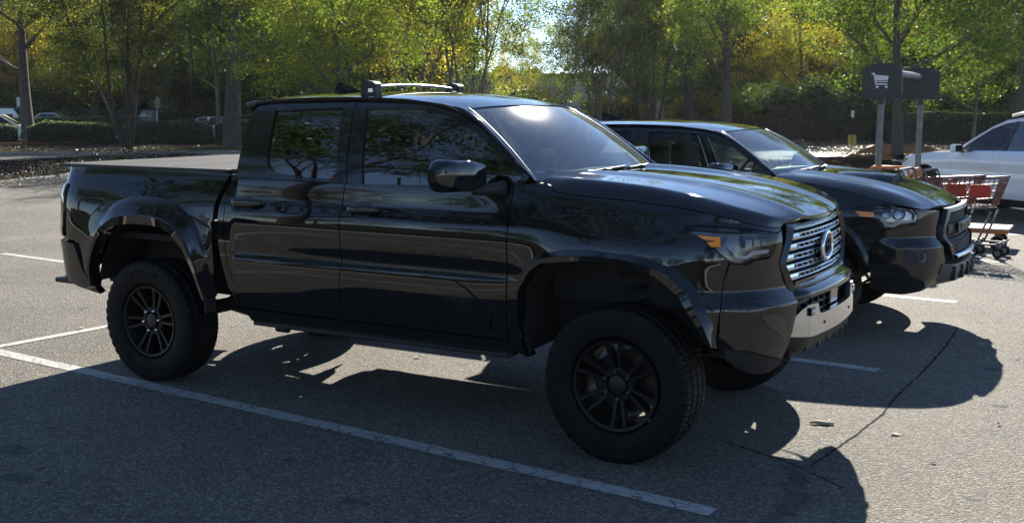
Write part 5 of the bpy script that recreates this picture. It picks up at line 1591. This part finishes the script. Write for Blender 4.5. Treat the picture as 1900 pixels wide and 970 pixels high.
MB().add([T2((x, w, zz)) for w, zz in ((-.215, z0 + .005), (.215, z0 + .005), (.20, z0 + .070), (-.20, z0 + .070))], [(0, 1, 2, 3)]).build('scoop_mouth', 'under_black', hood2)
# headlamps
hl2 = both_sides('headlamp', panel_mesh(lamp2, S2, .03, .02, flange=.03, lift=-.05), 'gloss_black', truck2)
both_sides('lens', panel_mesh(lamp2, S2, .03, .02, flange=.04, lift=.0), 'lamp_lens', hl2)
both_sides('reflector_bowl', panel_mesh([(3.69, 1.15), (3.80, 1.158), (3.915, 1.135), (3.962, 1.10), (3.952, 1.04), (3.84, 1.026), (3.73, 1.03), (3.70, 1.07)], S2, .03, .02, flange=.0, lift=-.044), 'lamp_bowl', hl2)
both_sides('side_marker', panel_mesh([(3.498, 1.123), (3.637, 1.116), (3.652, 1.076), (3.551, 1.076)], S2, .03, .02, flange=.02, lift=.002), 'amber', hl2)
both_sides('reflector_trim', panel_mesh([(3.69, 1.045), (3.715, 1.03), (3.73, .998), (3.80, .997), (3.85, 1.028), (3.955, 1.038), (3.955, 1.055), (3.84, 1.05), (3.78, 1.02), (3.74, 1.03), (3.715, 1.07)], S2, .03, .02, flange=.01, lift=-.012), 'lamp_white', hl2)
for uu, rr in ((3.735, .040), (3.835, .048)):
    q = Vector(S2(uu, 1.105)); q0 = Vector(S2(uu, 1.105)) 
    n = (Vector(S2(uu + .01, 1.105)) - Vector(S2(uu - .01, 1.105))).cross(Vector((0, 0, 1))).normalized()
    if n.y > 0: n = -n
    M = Matrix.Translation(q - n * .045) @ n.to_track_quat('Z', 'Y').to_matrix().to_4x4()
    me = MB().lathe([(0, -.02), (rr * .5, -.015), (rr * .9, .004), (rr, .018), (rr * .8, .026)], 24, axis='Z', M=M)
    me_ = mesh(me.v, me.f, True)
    both_sides('projector', me_, 'lamp_silver', hl2)
# bumper corner skin, nose
bc2 = [(3.635, .46), (3.632, .66), (3.637, .80), (3.692, .92), (3.708, .974), (3.809, .979), (3.852, 1.007), (3.968, 1.020), (3.985, 1.10), (3.945, 1.148), (4.02, 1.146), (4.10, 1.135), (4.265, 1.12), (4.255, 1.0), (4.235, .90), (4.25, .78), (4.30, .66), (4.28, .50), (4.10, .43), (3.90, .41), (3.75, .42)]
fb2 = both_sides('bumper_corner', panel_mesh(bc2, S2, .03, .02, flange=.03), 'black_paint_dusty', truck2)
fog2 = [(3.885, .816), (4.045, .799), (4.15, .77), (4.13, .685), (4.02, .685), (3.865, .69)]
fg = both_sides('fog_lamp_pocket', panel_mesh(fog2, S2, .03, .02, flange=.0, lift=.004), 'black_plastic', fb2)
q = Vector(S2(3.99, .745))
me = MB().lathe([(0, -.01), (.028, -.008), (.034, .0), (.034, .01)], 20, axis='X', M=Matrix.Translation(q + Vector((.004, -.004, 0))) @ Matrix.Rotation(math.radians(-48), 4, 'Z'))
both_sides('fog_lamp', mesh(me.v, me.f, True), 'lamp_white', fb2)
def FR2(ins): return lambda y, z: T2((F1x(y, z) - ins, y, z))
o2 = curve_ring(hexa(.47, 1.135, .56, .99, .575, .86, .47, .70)); i2 = curve_ring(hexa(.42, 1.10, .51, .985, .525, .86, .43, .735)); 
rows = [[FR2(.0)(*q) for q in o2], [FR2(-.035)(*q) for q in o2], [FR2(-.040)(*q) for q in i2], [FR2(.03)(*q) for q in i2]]
gr2 = MB().grid(rows, closed_u=True).build('grille', 'satin_black', truck2, smooth=True, angle=40)
MB().add([FR2(.02)(*q) for q in i2], [tuple(range(len(i2)))]).build('grille_back', 'under_black', gr2)
m = MB()   # honeycomb studs above and below the name bar
hw2 = interp([(.735, .42), (.86, .515), (.985, .50), (1.10, .41)])
for z0, z1 in ((.755, .885), (1.02, 1.09)):
    nz = max(2, int(round((z1 - z0) / .030)))
    for a in range(nz + 1):
        z = z0 + (z1 - z0) * a / nz; W = hw2(z) - .02; n = int(2 * W / .052)
        for b in range(n + 1):
            y = -W + 2 * W * b / n + (.013 if a % 2 else -.013)
            c = Vector(FR2(-.012)(y, z)); rr = .019
            ring = [(c.x, c.y + rr * math.cos(k * math.pi / 3 + .52), c.z + rr * math.sin(k * math.pi / 3 + .52)) for k in range(7)]
            m.tube(ring, .0045, 4, caps=False)
hm = m.build('honeycomb_mesh', 'mesh_grey', gr2); hm['kind'] = 'stuff'
rows = [[FR2(d)(-.50 + k / 20, z) for k in range(21)] for d, z in ((.01, .905), (-.045, .915), (-.052, .95), (-.045, .995), (.01, 1.005))]
nb = MB().grid(rows).build('name_bar', 'black_plastic', gr2, smooth=True, angle=40)
MB().box(tuple(Vector(FR2(-.055)(0, .955)) + Vector((.0, 0, 0))), (.012, .62, .082), bev=.004).build('name_plate', 'satin_black', gr2)
lt2 = text_mesh('TOYOTA', .098, .004)
lo2 = link('lettering', lt2, 'steel', gr2)
lo2.location = Vector(FR2(-.064)(0, .955)); lo2.rotation_euler = (math.pi / 2, 0, math.pi / 2); lo2.scale = (1.15, 1, 1)
MB().grid([[FR2(d)(-.44 + .88 * k / 16, z) for k in range(17)] for d, z in ((-.03, .735), (-.062, .728), (-.062, .708), (-.03, .700))]).build('chrome_lip', 'satin_chrome', gr2, smooth=True)
# heavy grey skid bumper
def bx2(y): return 4.185 - .20 * y * y - max(0, abs(y) - .5) * .6
rows = []
for dx, z in ((-.07, .690), (-.02, .665), (.045, .650), (.055, .60), (.03, .50), (-.10, .455), (-.25, .45)):
    rows.append([T2((bx2(y) + dx, y, z + max(0, abs(y) - .45) * .12)) for y in [-.70 + 1.40 * k / 32 for k in range(33)]])
fbm = MB().grid(rows).build('front_bumper', 'skid_grey' if 'skid_grey' in MATS else plain('skid_grey', (.045, .047, .052), .45, vary=.15), truck2, smooth=True, angle=35)
for y in (-.48, -.29, -.10, .10, .29, .48):
    c = T2((bx2(y) + .052, y, .575)); MB().box(c, (.030, .035, .11), bev=.008).build('rib', 'black_plastic', fbm)
MB().grid([[T2((bx2(y) - .06, y, z)) for y in (-.5, -.25, 0, .25, .5)] for z in (.735, .66)]).build('lower_mesh', 'under_black', fbm)
# mirrors and wheels
for sg in (-1, 1):
    mo = link('door_mirror', mm.data, None, truck2, scale=(KX, KY * sg * -1 * -1, KZ))
    mo.scale = (KX, KY * (1 if sg < 0 else -1), KZ); mo.location = (-.06, 0, 0)
    override(mo, 'black_paint', 'black_paint_dusty')
for xx, yy, far, sp in ((0, -.79, False, .3), (3.01, -.79, False, .8), (0, .79, True, .1), (3.01, .79, True, .5)):
    put_wheel(wp, (xx, yy, .396), truck2, far, sp)

# ------------------------------------------------------------------ white crossover
HX, HY = -.77, .64
suv = tag(empty('crossover_car'), 'white crossover partly cut off by the right edge', 'car')
PL3 = Plan([(-3.0, .92), (-3.3, .90), (-3.55, .82), (-3.70, .62), (-3.76, .3), (-3.77, 0)], [(.25, .92), (.50, .90), (.70, .83), (.82, .68), (.89, .45), (.92, .2), (.93, 0)], .92)
D3 = interp([(.20, .84), (.32, .90), (.45, .925), (.62, .925), (.74, .920), (.80, .927), (.88, .925), (.95, .905), (1.0, .88), (1.06, .84), (1.12, .74)])
N3 = interp([(.2, .10), (.35, .02), (.5, .0), (.7, .01), (.85, .06), (.95, .14), (1.05, .28)])
def S3(u, z):
    zz = z + sstep(-1.2, .9, u) * .10 * sstep(.6, .95, z)
    ins = .92 - D3(zz)
    if u > .2: a = sstep(.2, .8, u); ins = ins * (1 - a) + N3(z) * a
    x, y = PL3.at(u, ins); return (x, -y, z)
def arch3(c, r, n=18): return [(c - r * math.cos(math.pi * k / n), .36 + r * 1.02 * math.sin(math.pi * k / n)) for k in range(n + 1)]
af = arch3(0, .40); ar = arch3(-2.86, .40)
pf = [(-.60, .985)] + [(-.3, .975), (.1, .945), (.45, .90)] + [(.52, .80), (.50, .62), (.47, .45)] + [(.40, .36)] + list(reversed(af)) + [(-.42, .33), (-.60, .33)]
suv_f = both_sides('front_fender', panel_mesh(pf, S3, .06, .03), 'white_paint', suv)
sd1 = [(-.605, .99), (-.605, .33), (-1.60, .33), (-1.62, .70), (-1.58, 1.01)]
sd2 = [(-1.585, 1.01), (-1.625, .70), (-1.605, .33), (-2.42, .33), (-2.50, .50), (-2.62, .75), (-2.70, 1.03)]
sq = [(-2.705, 1.03), (-2.625, .75), (-2.505, .50), (-2.44, .36)] + list(reversed(ar)) + [(-3.30, .36), (-3.9, .40), (-3.9, 1.04)]
d3a = both_sides('front_door', panel_mesh(sd1, S3, .06, .03), 'white_paint', suv)
d3b = both_sides('rear_door', panel_mesh(sd2, S3, .06, .03), 'white_paint', suv)
both_sides('quarter_panel', panel_mesh(sq, S3, .06, .03), 'white_paint', suv)
both_sides('sill', panel_mesh([(-.44, .325), (-2.42, .325), (-2.42, .215), (-.44, .215)], S3, .1, .04), 'satin_black', suv)
both_sides('front_bumper', panel_mesh([(.53, .80), (.55, .86), (.66, .86), (1.30, .86), (PL3.smax, .86), (PL3.smax, .24), (.9, .24), (.44, .34), (.475, .45), (.505, .62)], S3, .05, .04), 'white_paint', suv)
both_sides('headlamp', panel_mesh([(.36, .90), (.52, .88), (.66, .865), (.80, .85), (.80, .76), (.62, .77), (.48, .82)], S3, .04, .03, lift=.006), 'lamp_silver', suv)
GW3 = interp([(.97, .885), (1.1, .84), (1.25, .77), (1.40, .69), (1.50, .63), (1.56, .58)])
def G3(x, z): return (x, -GW3(z), z)
w1 = [(-.70, 1.015), (-1.05, 1.25), (-1.22, 1.36), (-1.45, 1.445), (-1.62, 1.475), (-1.60, 1.035)]
w2 = [(-1.68, 1.04), (-1.70, 1.48), (-2.2, 1.49), (-2.55, 1.475), (-2.62, 1.06)]
w3 = [(-2.70, 1.07), (-2.64, 1.47), (-3.0, 1.44), (-3.35, 1.28), (-3.45, 1.13)]
plain('dark_trim', (.01, .01, .011), .4)
both_sides('window', panel_mesh(w1, G3, .1, .06, flange=.004, lift=-.008), 'side_glass_clear', d3a)
both_sides('window', panel_mesh(w2, G3, .1, .06, flange=.004, lift=-.008), 'tinted_glass', d3b)
both_sides('quarter_window', panel_mesh(w3, G3, .1, .06, flange=.004, lift=-.008), 'tinted_glass', suv)
both_sides('belt_trim', joined([[(-.60, .985), (-.70, 1.015), (-2.62, 1.06), (-3.5, 1.12), (-3.5, 1.06), (-2.7, 1.03), (-1.58, 1.005)]], G3, flange=.01), 'satin_chrome', suv)
for pil in ([(-1.60, 1.035), (-1.62, 1.475), (-1.70, 1.48), (-1.68, 1.04)], [(-2.62, 1.06), (-2.55, 1.475), (-2.64, 1.47), (-2.70, 1.07)]): both_sides('window_pillar', joined([pil], G3, flange=.01), 'dark_trim', suv)
both_sides('roof_side', joined([[(-.62, 1.0), (-1.03, 1.275), (-1.22, 1.395), (-1.45, 1.49), (-1.75, 1.535), (-2.3, 1.545), (-2.8, 1.53), (-3.2, 1.47), (-3.62, 1.25), (-3.62, 1.12), (-3.45, 1.13), (-3.35, 1.28), (-3.0, 1.44), (-2.64, 1.47), (-2.2, 1.49), (-1.70, 1.48), (-1.45, 1.445), (-1.22, 1.36), (-1.05, 1.25), (-.70, 1.015)]], G3, flange=.02), 'white_paint', suv)
rz3 = interp([(-3.6, 1.30), (-3.2, 1.52), (-2.6, 1.595), (-2.1, 1.615), (-1.7, 1.60), (-1.35, 1.53)])
rows = [[(x, .60 * k / 8, rz3(x) - .05 * abs(k / 8) ** 2.2) for k in range(-8, 9)] for x in (-3.6, -3.4, -3.2, -2.9, -2.6, -2.35, -2.1, -1.9, -1.7, -1.5, -1.35)]
MB().grid(rows).build('roof', 'white_paint', suv, smooth=True)
def ws3(a, t):
    p = Vector((-.52 + .22 * (1 - a * a), .80 * a, 1.0 + .03 * (1 - a * a))); q = Vector((-1.40 + .06 * (1 - a * a), .585 * a, 1.505 + .03 * (1 - a * a)))
    r = p.lerp(q, t); r.z += .05 * t * (1 - t) * 2; return tuple(r)
MB().grid([[ws3(-1 + k / 10, j / 8) for k in range(21)] for j in range(9)]).build('windshield', 'windshield_glass', suv, smooth=True)
rows = []
for j in range(13):
    t = j / 12; r = []
    for k in range(-10, 11):
        a = k / 10
        x0 = -.45 + .22 * (1 - a * a); x1 = .80 - .30 * a ** 4
        x = x0 + (x1 - x0) * t
        z = 1.02 - .02 * t - .13 * t ** 2.2 - .055 * abs(a) ** 3 * (1 - .3 * t) + .0
        r.append((x, .84 * a * (1 - .12 * t ** 3), z))
    rows.append(r)
MB().grid(rows).build('hood', 'white_paint', suv, smooth=True)
for sg in (-1, 1):
    rl = MB(); rl.tube([(-1.5, sg * .60, 1.56), (-1.7, sg * .605, 1.60), (-2.3, sg * .605, 1.615), (-2.9, sg * .60, 1.585), (-3.1, sg * .60, 1.53)], .018, 8).build('roof_rail', 'satin_chrome', suv, smooth=True)
    mr = MB(); mr.box((-.78, sg * .99, 1.05), (.12, .18, .13), bev=.04); mo = mr.build('door_mirror', 'white_paint', suv, smooth=True, angle=60)
    MB().box((-.842, sg * .99, 1.05), (.006, .14, .10), bev=.002).build('mirror_glass', 'gloss_black', mo)
    MB().box((-.80, sg * .90, 1.0), (.06, .10, .03), bev=.01).build('mirror_arm', 'satin_black', mo)
    hd = MB(); hd.tube([(-1.22, -.935, .80), (-1.24, -.955, .80), (-1.42, -.957, .805), (-1.44, -.935, .805)], .014, 8); hd.build('handle', 'white_paint', d3a[0 if sg < 0 else 1], smooth=True)
    MB().grid([[(u, sg * yy, z) for u, z in af] for yy in (.90, .5)]).build('wheel_well', 'under_black', suv)
    MB().grid([[(u, sg * yy, z) for u, z in ar] for yy in (.90, .5)]).build('wheel_well', 'under_black', suv)
    st = MB(); st.box((-1.55, sg * .37, 1.05), (.14, .46, .56), bev=.06); st.box((-1.58, sg * .37, 1.38), (.09, .24, .15), bev=.04); st.box((-1.3, sg * .37, .74), (.48, .46, .14), bev=.05); st.build('front_seat', 'seat', suv, smooth=True, angle=60)
MB().grid([[(x, y, z) for y in (-.74, -.4, 0, .4, .74)] for x, z in ((-.62, .97), (-.85, .99), (-.98, .94), (-.98, .7))]).build('dashboard', 'dash', suv, smooth=True)
sw = MB(); M = Matrix.Translation((-1.08, .37, .97)) @ Matrix.Rotation(math.radians(-65), 4, 'Y')
sw.tube([(.18 * math.cos(a), .18 * math.sin(a), 0) for a in [2 * math.pi * k / 24 for k in range(25)]], .014, 8, M=M); sw.box((0, 0, 0), (.09, .30, .03), M=M, bev=.01)
sw.build('steering_wheel', 'seat', suv, smooth=True, angle=50)
MB().box((-1.45, 0, .42), (4.2, 1.6, .2)).build('floor_pan', 'under_black', suv)
MB().grid([[(x, y, z) for y in (-.8, 0, .8)] for x, z in ((-3.74, .5), (-3.74, 1.05), (-3.55, 1.3))]).build('tailgate', 'white_paint', suv)
wp3 = make_wheel(.365, .245, .235, 'wheel_grey', letters=False)
for q, (xx, yy, far, sp) in enumerate(((0, -.80, False, .3), (-2.86, -.80, False, .8), (0, .80, True, .1), (-2.86, .80, True, .5))):
    put_wheel(wp3, (xx, yy, .365), suv, far, sp, first=q == 0)
# the flank towards the camera is the driver's side: place so that its front door seam stands at (3.44, 13.31)
ang = math.atan2(HY, HX)
suv.rotation_euler = (0, 0, ang)
off3 = Matrix.Rotation(ang, 3, 'Z') @ Vector((-1.60, .92, 0))
suv.location = (3.38 - off3.x, 13.31 - off3.y, 0); suv.scale = (1.05, 1.05, 1.06)

# ------------------------------------------------------------------ carts and their signs
plain('cart_red', (.30, .045, .03), .45, vary=.2); plain('cart_plastic_red', (.50, .04, .02), .4); plain('cart_orange', (.62, .16, .03), .45, vary=.15)
plain('cart_wire', (.14, .06, .05), .4, metal=.3, vary=.25); plain('plywood', (.46, .31, .18), .75, vary=.2, vscale=6); plain('caster_grey', (.12, .12, .12), .6)
plain('sign_black', (.013, .0135, .015), .38); plain('sign_print', (.62, .63, .64), .5); plain('pole_grey', (.17, .17, .17), .5, metal=.6, vary=.25)
def caster(parent, x, y, r):
    w = MB().lathe([(0, -.018), (r * .6, -.018), (r * .62, -.022), (r, -.018), (r, .018), (r * .62, .022), (r * .6, .018), (0, .018)], 18, M=Matrix.Translation((x, y, r)))
    o = w.build('caster', 'rubber', parent, smooth=True, angle=40)
    MB().lathe([(0, -.024), (r * .55, -.024), (r * .55, .024), (0, .024)], 14, M=Matrix.Translation((x, y, r))).build('hub', 'pole_grey', o, smooth=True, angle=40)
    MB().box((x + .0, y, r * 2 + .03), (.05, .06, .07), bev=.01).build('fork', 'caster_grey', o)
def shopping_cart(x, y, rz, label, wirem):
    root = tag(empty('shopping_cart', (x, y, 0), rz), label, 'shopping cart', 'wire shopping carts')
    # local x forward; basket 0.86 long, wider and taller at the handle end
    def bk(t, v):   # t 0 rear..1 front, v 0 bottom..1 top -> x, half width, z
        x0, x1 = -.40 + .06 * (1 - v), .30 + .10 * v
        return (x0 + (x1 - x0) * t, (.22 + .06 * v) * (1 - .12 * t), (.52 + .10 * t) + v * (.42 - .04 * t - .04))
    m = MB()
    for k in range(15):
        t = k / 14
        for sg in (-1, 1):
            a, b = bk(t, 0), bk(t, 1); m.tube([(a[0], sg * a[1], a[2]), (b[0], sg * b[1], b[2])], .0035, 4)
        a = bk(t, 0); m.tube([(a[0], -a[1], a[2]), (a[0], a[1], a[2])], .0035, 4)
    for t in (0, 1):
        for k in range(-6, 7):
            a, b = bk(t, 0), bk(t, 1); m.tube([(a[0], a[1] * k / 6, a[2]), (b[0], b[1] * k / 6, b[2])], .0035, 4)
    for v, r in ((0, .006), (.25, .004), (.5, .004), (.75, .004), (1, .009)):
        ring = [bk(t, v) for t in (0, .25, .5, .75, 1)]
        path = [(q[0], -q[1], q[2]) for q in ring] + [(q[0], q[1], q[2]) for q in reversed(ring)]
        m.tube(path + [path[0]], r, 5)
    m.build('basket', wirem, root)
    MB().tube([(-.46, -.27, 1.0), (-.50, -.26, 1.02), (-.50, .26, 1.02), (-.46, .27, 1.0)], .017, 8).build('handle', 'caster_grey', root, smooth=True)
    MB().box((.18, -.247, .80), (.24, .012, .15), bev=.004).build('ad_plate', 'cart_plastic_red', root)
    f = MB()
    for sg in (-1, 1):
        f.tube([(-.46, sg * .27, 1.0), (-.42, sg * .26, .9), (-.33, sg * .25, .50), (-.38, sg * .26, .22), (-.36, sg * .26, .16), (.40, sg * .17, .16), (.44, sg * .17, .20)], .013, 8)
        f.tube([(-.30, sg * .25, .54), (.22, sg * .19, .60), (.30, sg * .18, .55), (.16, sg * .19, .17)], .012, 8)
    f.tube([(.40, -.17, .16), (.40, .17, .16)], .012, 8); f.tube([(-.36, -.26, .16), (-.36, .26, .16)], .012, 8)
    f.build('frame', 'caster_grey', root, smooth=True)
    fl = MB().box((-.20, 0, .86), (.014, .40, .12), bev=.004); fl.build('child_seat_flap', 'cart_red', root)
    for xx, yy in ((-.36, .25), (-.36, -.25), (.40, .16), (.40, -.16)): caster(root, xx, yy, .062)
    return root
shopping_cart(3.66, 8.50, math.radians(-6), 'red wire shopping cart nearest the right, next to the wooden flatbed cart', 'cart_wire')
shopping_cart(3.38, 8.55, math.radians(-5), 'red wire shopping cart nested behind the first', 'cart_wire')
def flatbed(x, y, rz, label):
    root = tag(empty('flatbed_cart', (x, y, 0), rz), label, 'flatbed cart', 'flatbed lumber carts')
    d = MB().box((0, 0, .255), (1.18, .62, .028), bev=.004).build('deck', 'plywood', root)
    f = MB()
    for yy in (-.27, .27): f.box((0, yy, .222), (1.16, .04, .036))
    for xx in (-.5, 0, .5): f.box((xx, 0, .222), (.04, .56, .034))
    f.build('frame', 'cart_orange', root)
    for sx in (-1,):
        h = [(sx * .57, -.27, .24), (sx * .58, -.27, .86), (sx * .585, -.25, .94), (sx * .59, -.19, .98), (sx * .59, .19, .98), (sx * .585, .25, .94), (sx * .58, .27, .86), (sx * .57, .27, .24)]
        MB().tube(h, .019, 10).build('hoop_handle', 'cart_orange', root, smooth=True)
        MB().box((sx * .585, 0, .80), (.006, .20, .14), bev=.003).build('handle_plate', 'sign_white', root)
    for xx, yy in ((-.45, .24), (-.45, -.24), (.45, .24), (.45, -.24)): caster(root, xx, yy, .085)
flatbed(3.46, 9.45, math.radians(1), 'flatbed lumber cart with bare plywood deck behind the red cart')
flatbed(2.35, 10.3, math.radians(100), 'second orange hooped flatbed cart behind the second pickup hood')
def cart_sign(x, y, label, front):
    root = tag(empty('cart_corral_sign', (x, y, 0), math.radians(9)), label, 'sign', 'cart corral signs')
    MB().tube([(0, 0, 0), (0, 0, 1.86)], .043, 16).build('pole', 'pole_grey', root, smooth=True, angle=40)
    MB().box((0, 0, .01), (.22, .22, .02)).build('base_plate', 'pole_grey', root)
    MB().tube([(0, 0, 1.82), (0, 0, 1.93)], .052, 16).build('collar', 'sign_black', root, smooth=True, angle=40)
    w, z0, z1 = .255, 1.90, 2.29
    poly = [(-w, z0), (w, z0), (w, z1)] + [(w * math.cos(a), z1 + .085 * math.sin(a)) for a in [math.pi * k / 16 for k in range(1, 16)]] + [(-w, z1)]
    b = MB().prism(poly, -.045, .045, 'Y').build('board', 'sign_black', root)
    if front:
        yy = -.0475
        ic = MB()
        def quad(pts): ic.add([(px, yy, pz) for px, pz in pts], [tuple(range(len(pts)))])
        cx, cz = -.01, 2.14
        def Q(pts): quad([(cx + px, cz + pz) for px, pz in pts])
        Q([(-.125, .105), (-.125, .085), (-.090, .085), (-.082, .105)])
        Q([(-.100, .087), (-.082, .103), (-.052, -.055), (-.070, -.055)])
        Q([(-.070, -.055), (.085, -.055), (.085, -.037), (-.056, -.037)])
        Q([(-.072, .078), (.095, .062), (.090, .010), (-.060, .004)])
        Q([(-.058, -.006), (.089, -.001), (.088, -.016), (-.055, -.020)])
        for wx in (-.045, .070): quad([(cx + wx + .018 * math.cos(a), cz - .083 + .018 * math.sin(a)) for a in [2 * math.pi * k / 16 for k in range(16)]])
        icn = ic.build('cart_symbol', 'sign_print', b)
    return root
cart_sign(2.30, 9.76, 'front black arched sign with white cart symbol on grey pole', True)
cs2 = cart_sign(2.45, 11.80, 'rear black arched sign on grey pole, no symbol facing us', False)
rail = MB().tube([(2.50, 9.88, 2.235), (2.50, 10.8, 2.235), (2.42, 11.74, 2.235)], .045, 12)
tag(rail.build('sign_rail', 'pole_grey', smooth=True, angle=40), 'grey tube joining the two cart signs', 'rail')

# ------------------------------------------------------------------ leaves and twigs on the asphalt
plain('dead_leaf', (.19, .15, .115), .8, vary=.3, vscale=40); plain('pale_leaf', (.42, .36, .28), .8, vary=.2, vscale=40); plain('twig_brown', (.13, .10, .075), .85, vary=.3, vscale=30)
def fallen_leaf(x, y, s, seed, label, mat='dead_leaf'):
    rg = random.Random(seed)
    pts = []
    n = 5
    for k in range(n):
        a = -2.2 + 4.4 * k / (n - 1)
        r = s * (1.0 - .25 * abs(a) / 2.2) * rg.uniform(.8, 1.1)
        pts.append((r * math.sin(a), r * math.cos(a), rg.uniform(.004, .022)))
        if k < n - 1:
            a2 = a + .55; pts.append((s * .42 * math.sin(a2), s * .42 * math.cos(a2), .008))
    vs = [(0, 0, .006)] + pts + [(.012 * s / .05, -s * .2, .006)]
    fs = [(0, i, i + 1) for i in range(1, len(pts))] + [(0, len(pts), len(pts) + 1), (0, len(pts) + 1, 1)]
    root = tag(empty('fallen_leaf', (x, y, .002), rg.uniform(0, 6.3)), label, 'leaf', 'fallen leaves on the asphalt')
    MB().add(vs, fs).build('blade', mat, root)
    MB().tube([(0, 0, .006), (.004, -s * .5, .010), (.0, -s * .85, .012)], .0016, 4).build('stalk', mat, root)
for i, (x, y, s, mt, lab) in enumerate((
    (.92, -2.48, .045, 'dead_leaf', 'curled leaf at lower left, above the one nearest the edge'), (1.12, -2.59, .045, 'dead_leaf', 'curled leaf second from the bottom at lower left'),
    (1.56, -2.72, .042, 'dead_leaf', 'lobed leaf at the bottom edge, lower left'), (.92, -2.11, .032, 'dead_leaf', 'small leaf in shade left of the twig'),
    (.71, -1.32, .035, 'dead_leaf', 'leaf beside the long painted stripe in front of the rear wheel'), (2.63, -2.04, .036, 'dead_leaf', 'leaf near the bottom edge, middle of the shade'),
    (-1.84, -.04, .05, 'pale_leaf', 'pale leaf on sunny asphalt left of the rear wheel'), (-1.40, .21, .03, 'dead_leaf', 'small leaf by the rear wheel beside the cross stripe'),
    (3.71, .26, .024, 'pale_leaf', 'bright scrap of leaf in shade right of the front wheel'), (4.48, .27, .045, 'pale_leaf', 'pale leaf on sunny asphalt beside the crack at right'),
    (1.13, .48, .04, 'dead_leaf', 'leaf in the sunlit patch under the nearest pickup'), (4.28, -.72, .03, 'dead_leaf', 'small leaf on the rough crack in the shade at right'),
    (4.56, 2.99, .04, 'pale_leaf', 'leaf on sunny asphalt near the second pickup bumper'), (2.2, -2.29, .022, 'pale_leaf', 'tiny pale leaf right of the twig near the bottom edge'),
    (.35, -1.98, .05, 'dead_leaf', 'flat grey leaf in shade under the long stripe at left'))):
    fallen_leaf(x, y, s, i + 3, lab, mt)
for i, (x, y) in enumerate(((4.95, .75), (5.15, 1.6), (4.85, 2.6), (5.25, -.25), (4.75, -.15), (4.9, 3.4))): fallen_leaf(x, y, .022 + .003 * (i % 3), 40 + i, 'small dry leaf on the sunlit asphalt at the right', 'pale_leaf' if i % 2 else 'dead_leaf')
def twig(x, y, rz, L, r, label, mat):
    root = tag(empty('twig', (x, y, 0), rz), label, 'twig')
    MB().tube([(-L / 2, 0, r), (-L * .2, .006, r * 1.2), (L * .2, -.004, r), (L / 2, .004, r)], [r * .6, r, r, r * .8], 6).build('stem', mat, root, smooth=True)
    MB().tube([(L * .18, 0, r), (L * .30, .02, r * 1.4), (L * .36, .04, r * 2)], r * .5, 5).build('side_shoot', mat, root, smooth=True)
twig(1.77, -2.23, -.55, .22, .0035, 'thin dark twig in the shade near the lower left', 'twig_brown')
twig(4.08, .26, .35, .13, .010, 'thick pale stick on sunny asphalt right of the front wheel', 'pale_leaf')

# ------------------------------------------------------------------ added thin volume that stands in for veiling lens glare
hz = bpy.data.materials.new('glare_veil'); hz.use_nodes = True
hn = hz.node_tree; hn.nodes.clear()
ho = hn.nodes.new('ShaderNodeOutputMaterial'); hv = hn.nodes.new('ShaderNodeVolumePrincipled')
hv.inputs['Color'].default_value = (.93, .95, 1.0, 1); hv.inputs['Density'].default_value = .00012; hv.inputs['Anisotropy'].default_value = .55
hn.links.new(hv.outputs[0], ho.inputs['Volume'])
MATS['glare_veil'] = hz
hb_ = MB().box((-20, 30, 14.0), (330, 330, 30.0)).build('glare_veil', 'glare_veil')
tag(hb_, 'thin pale volume added over the whole car park as lens glare', 'glare_veil', kind='stuff')
scene.cycles.volume_bounces = 0
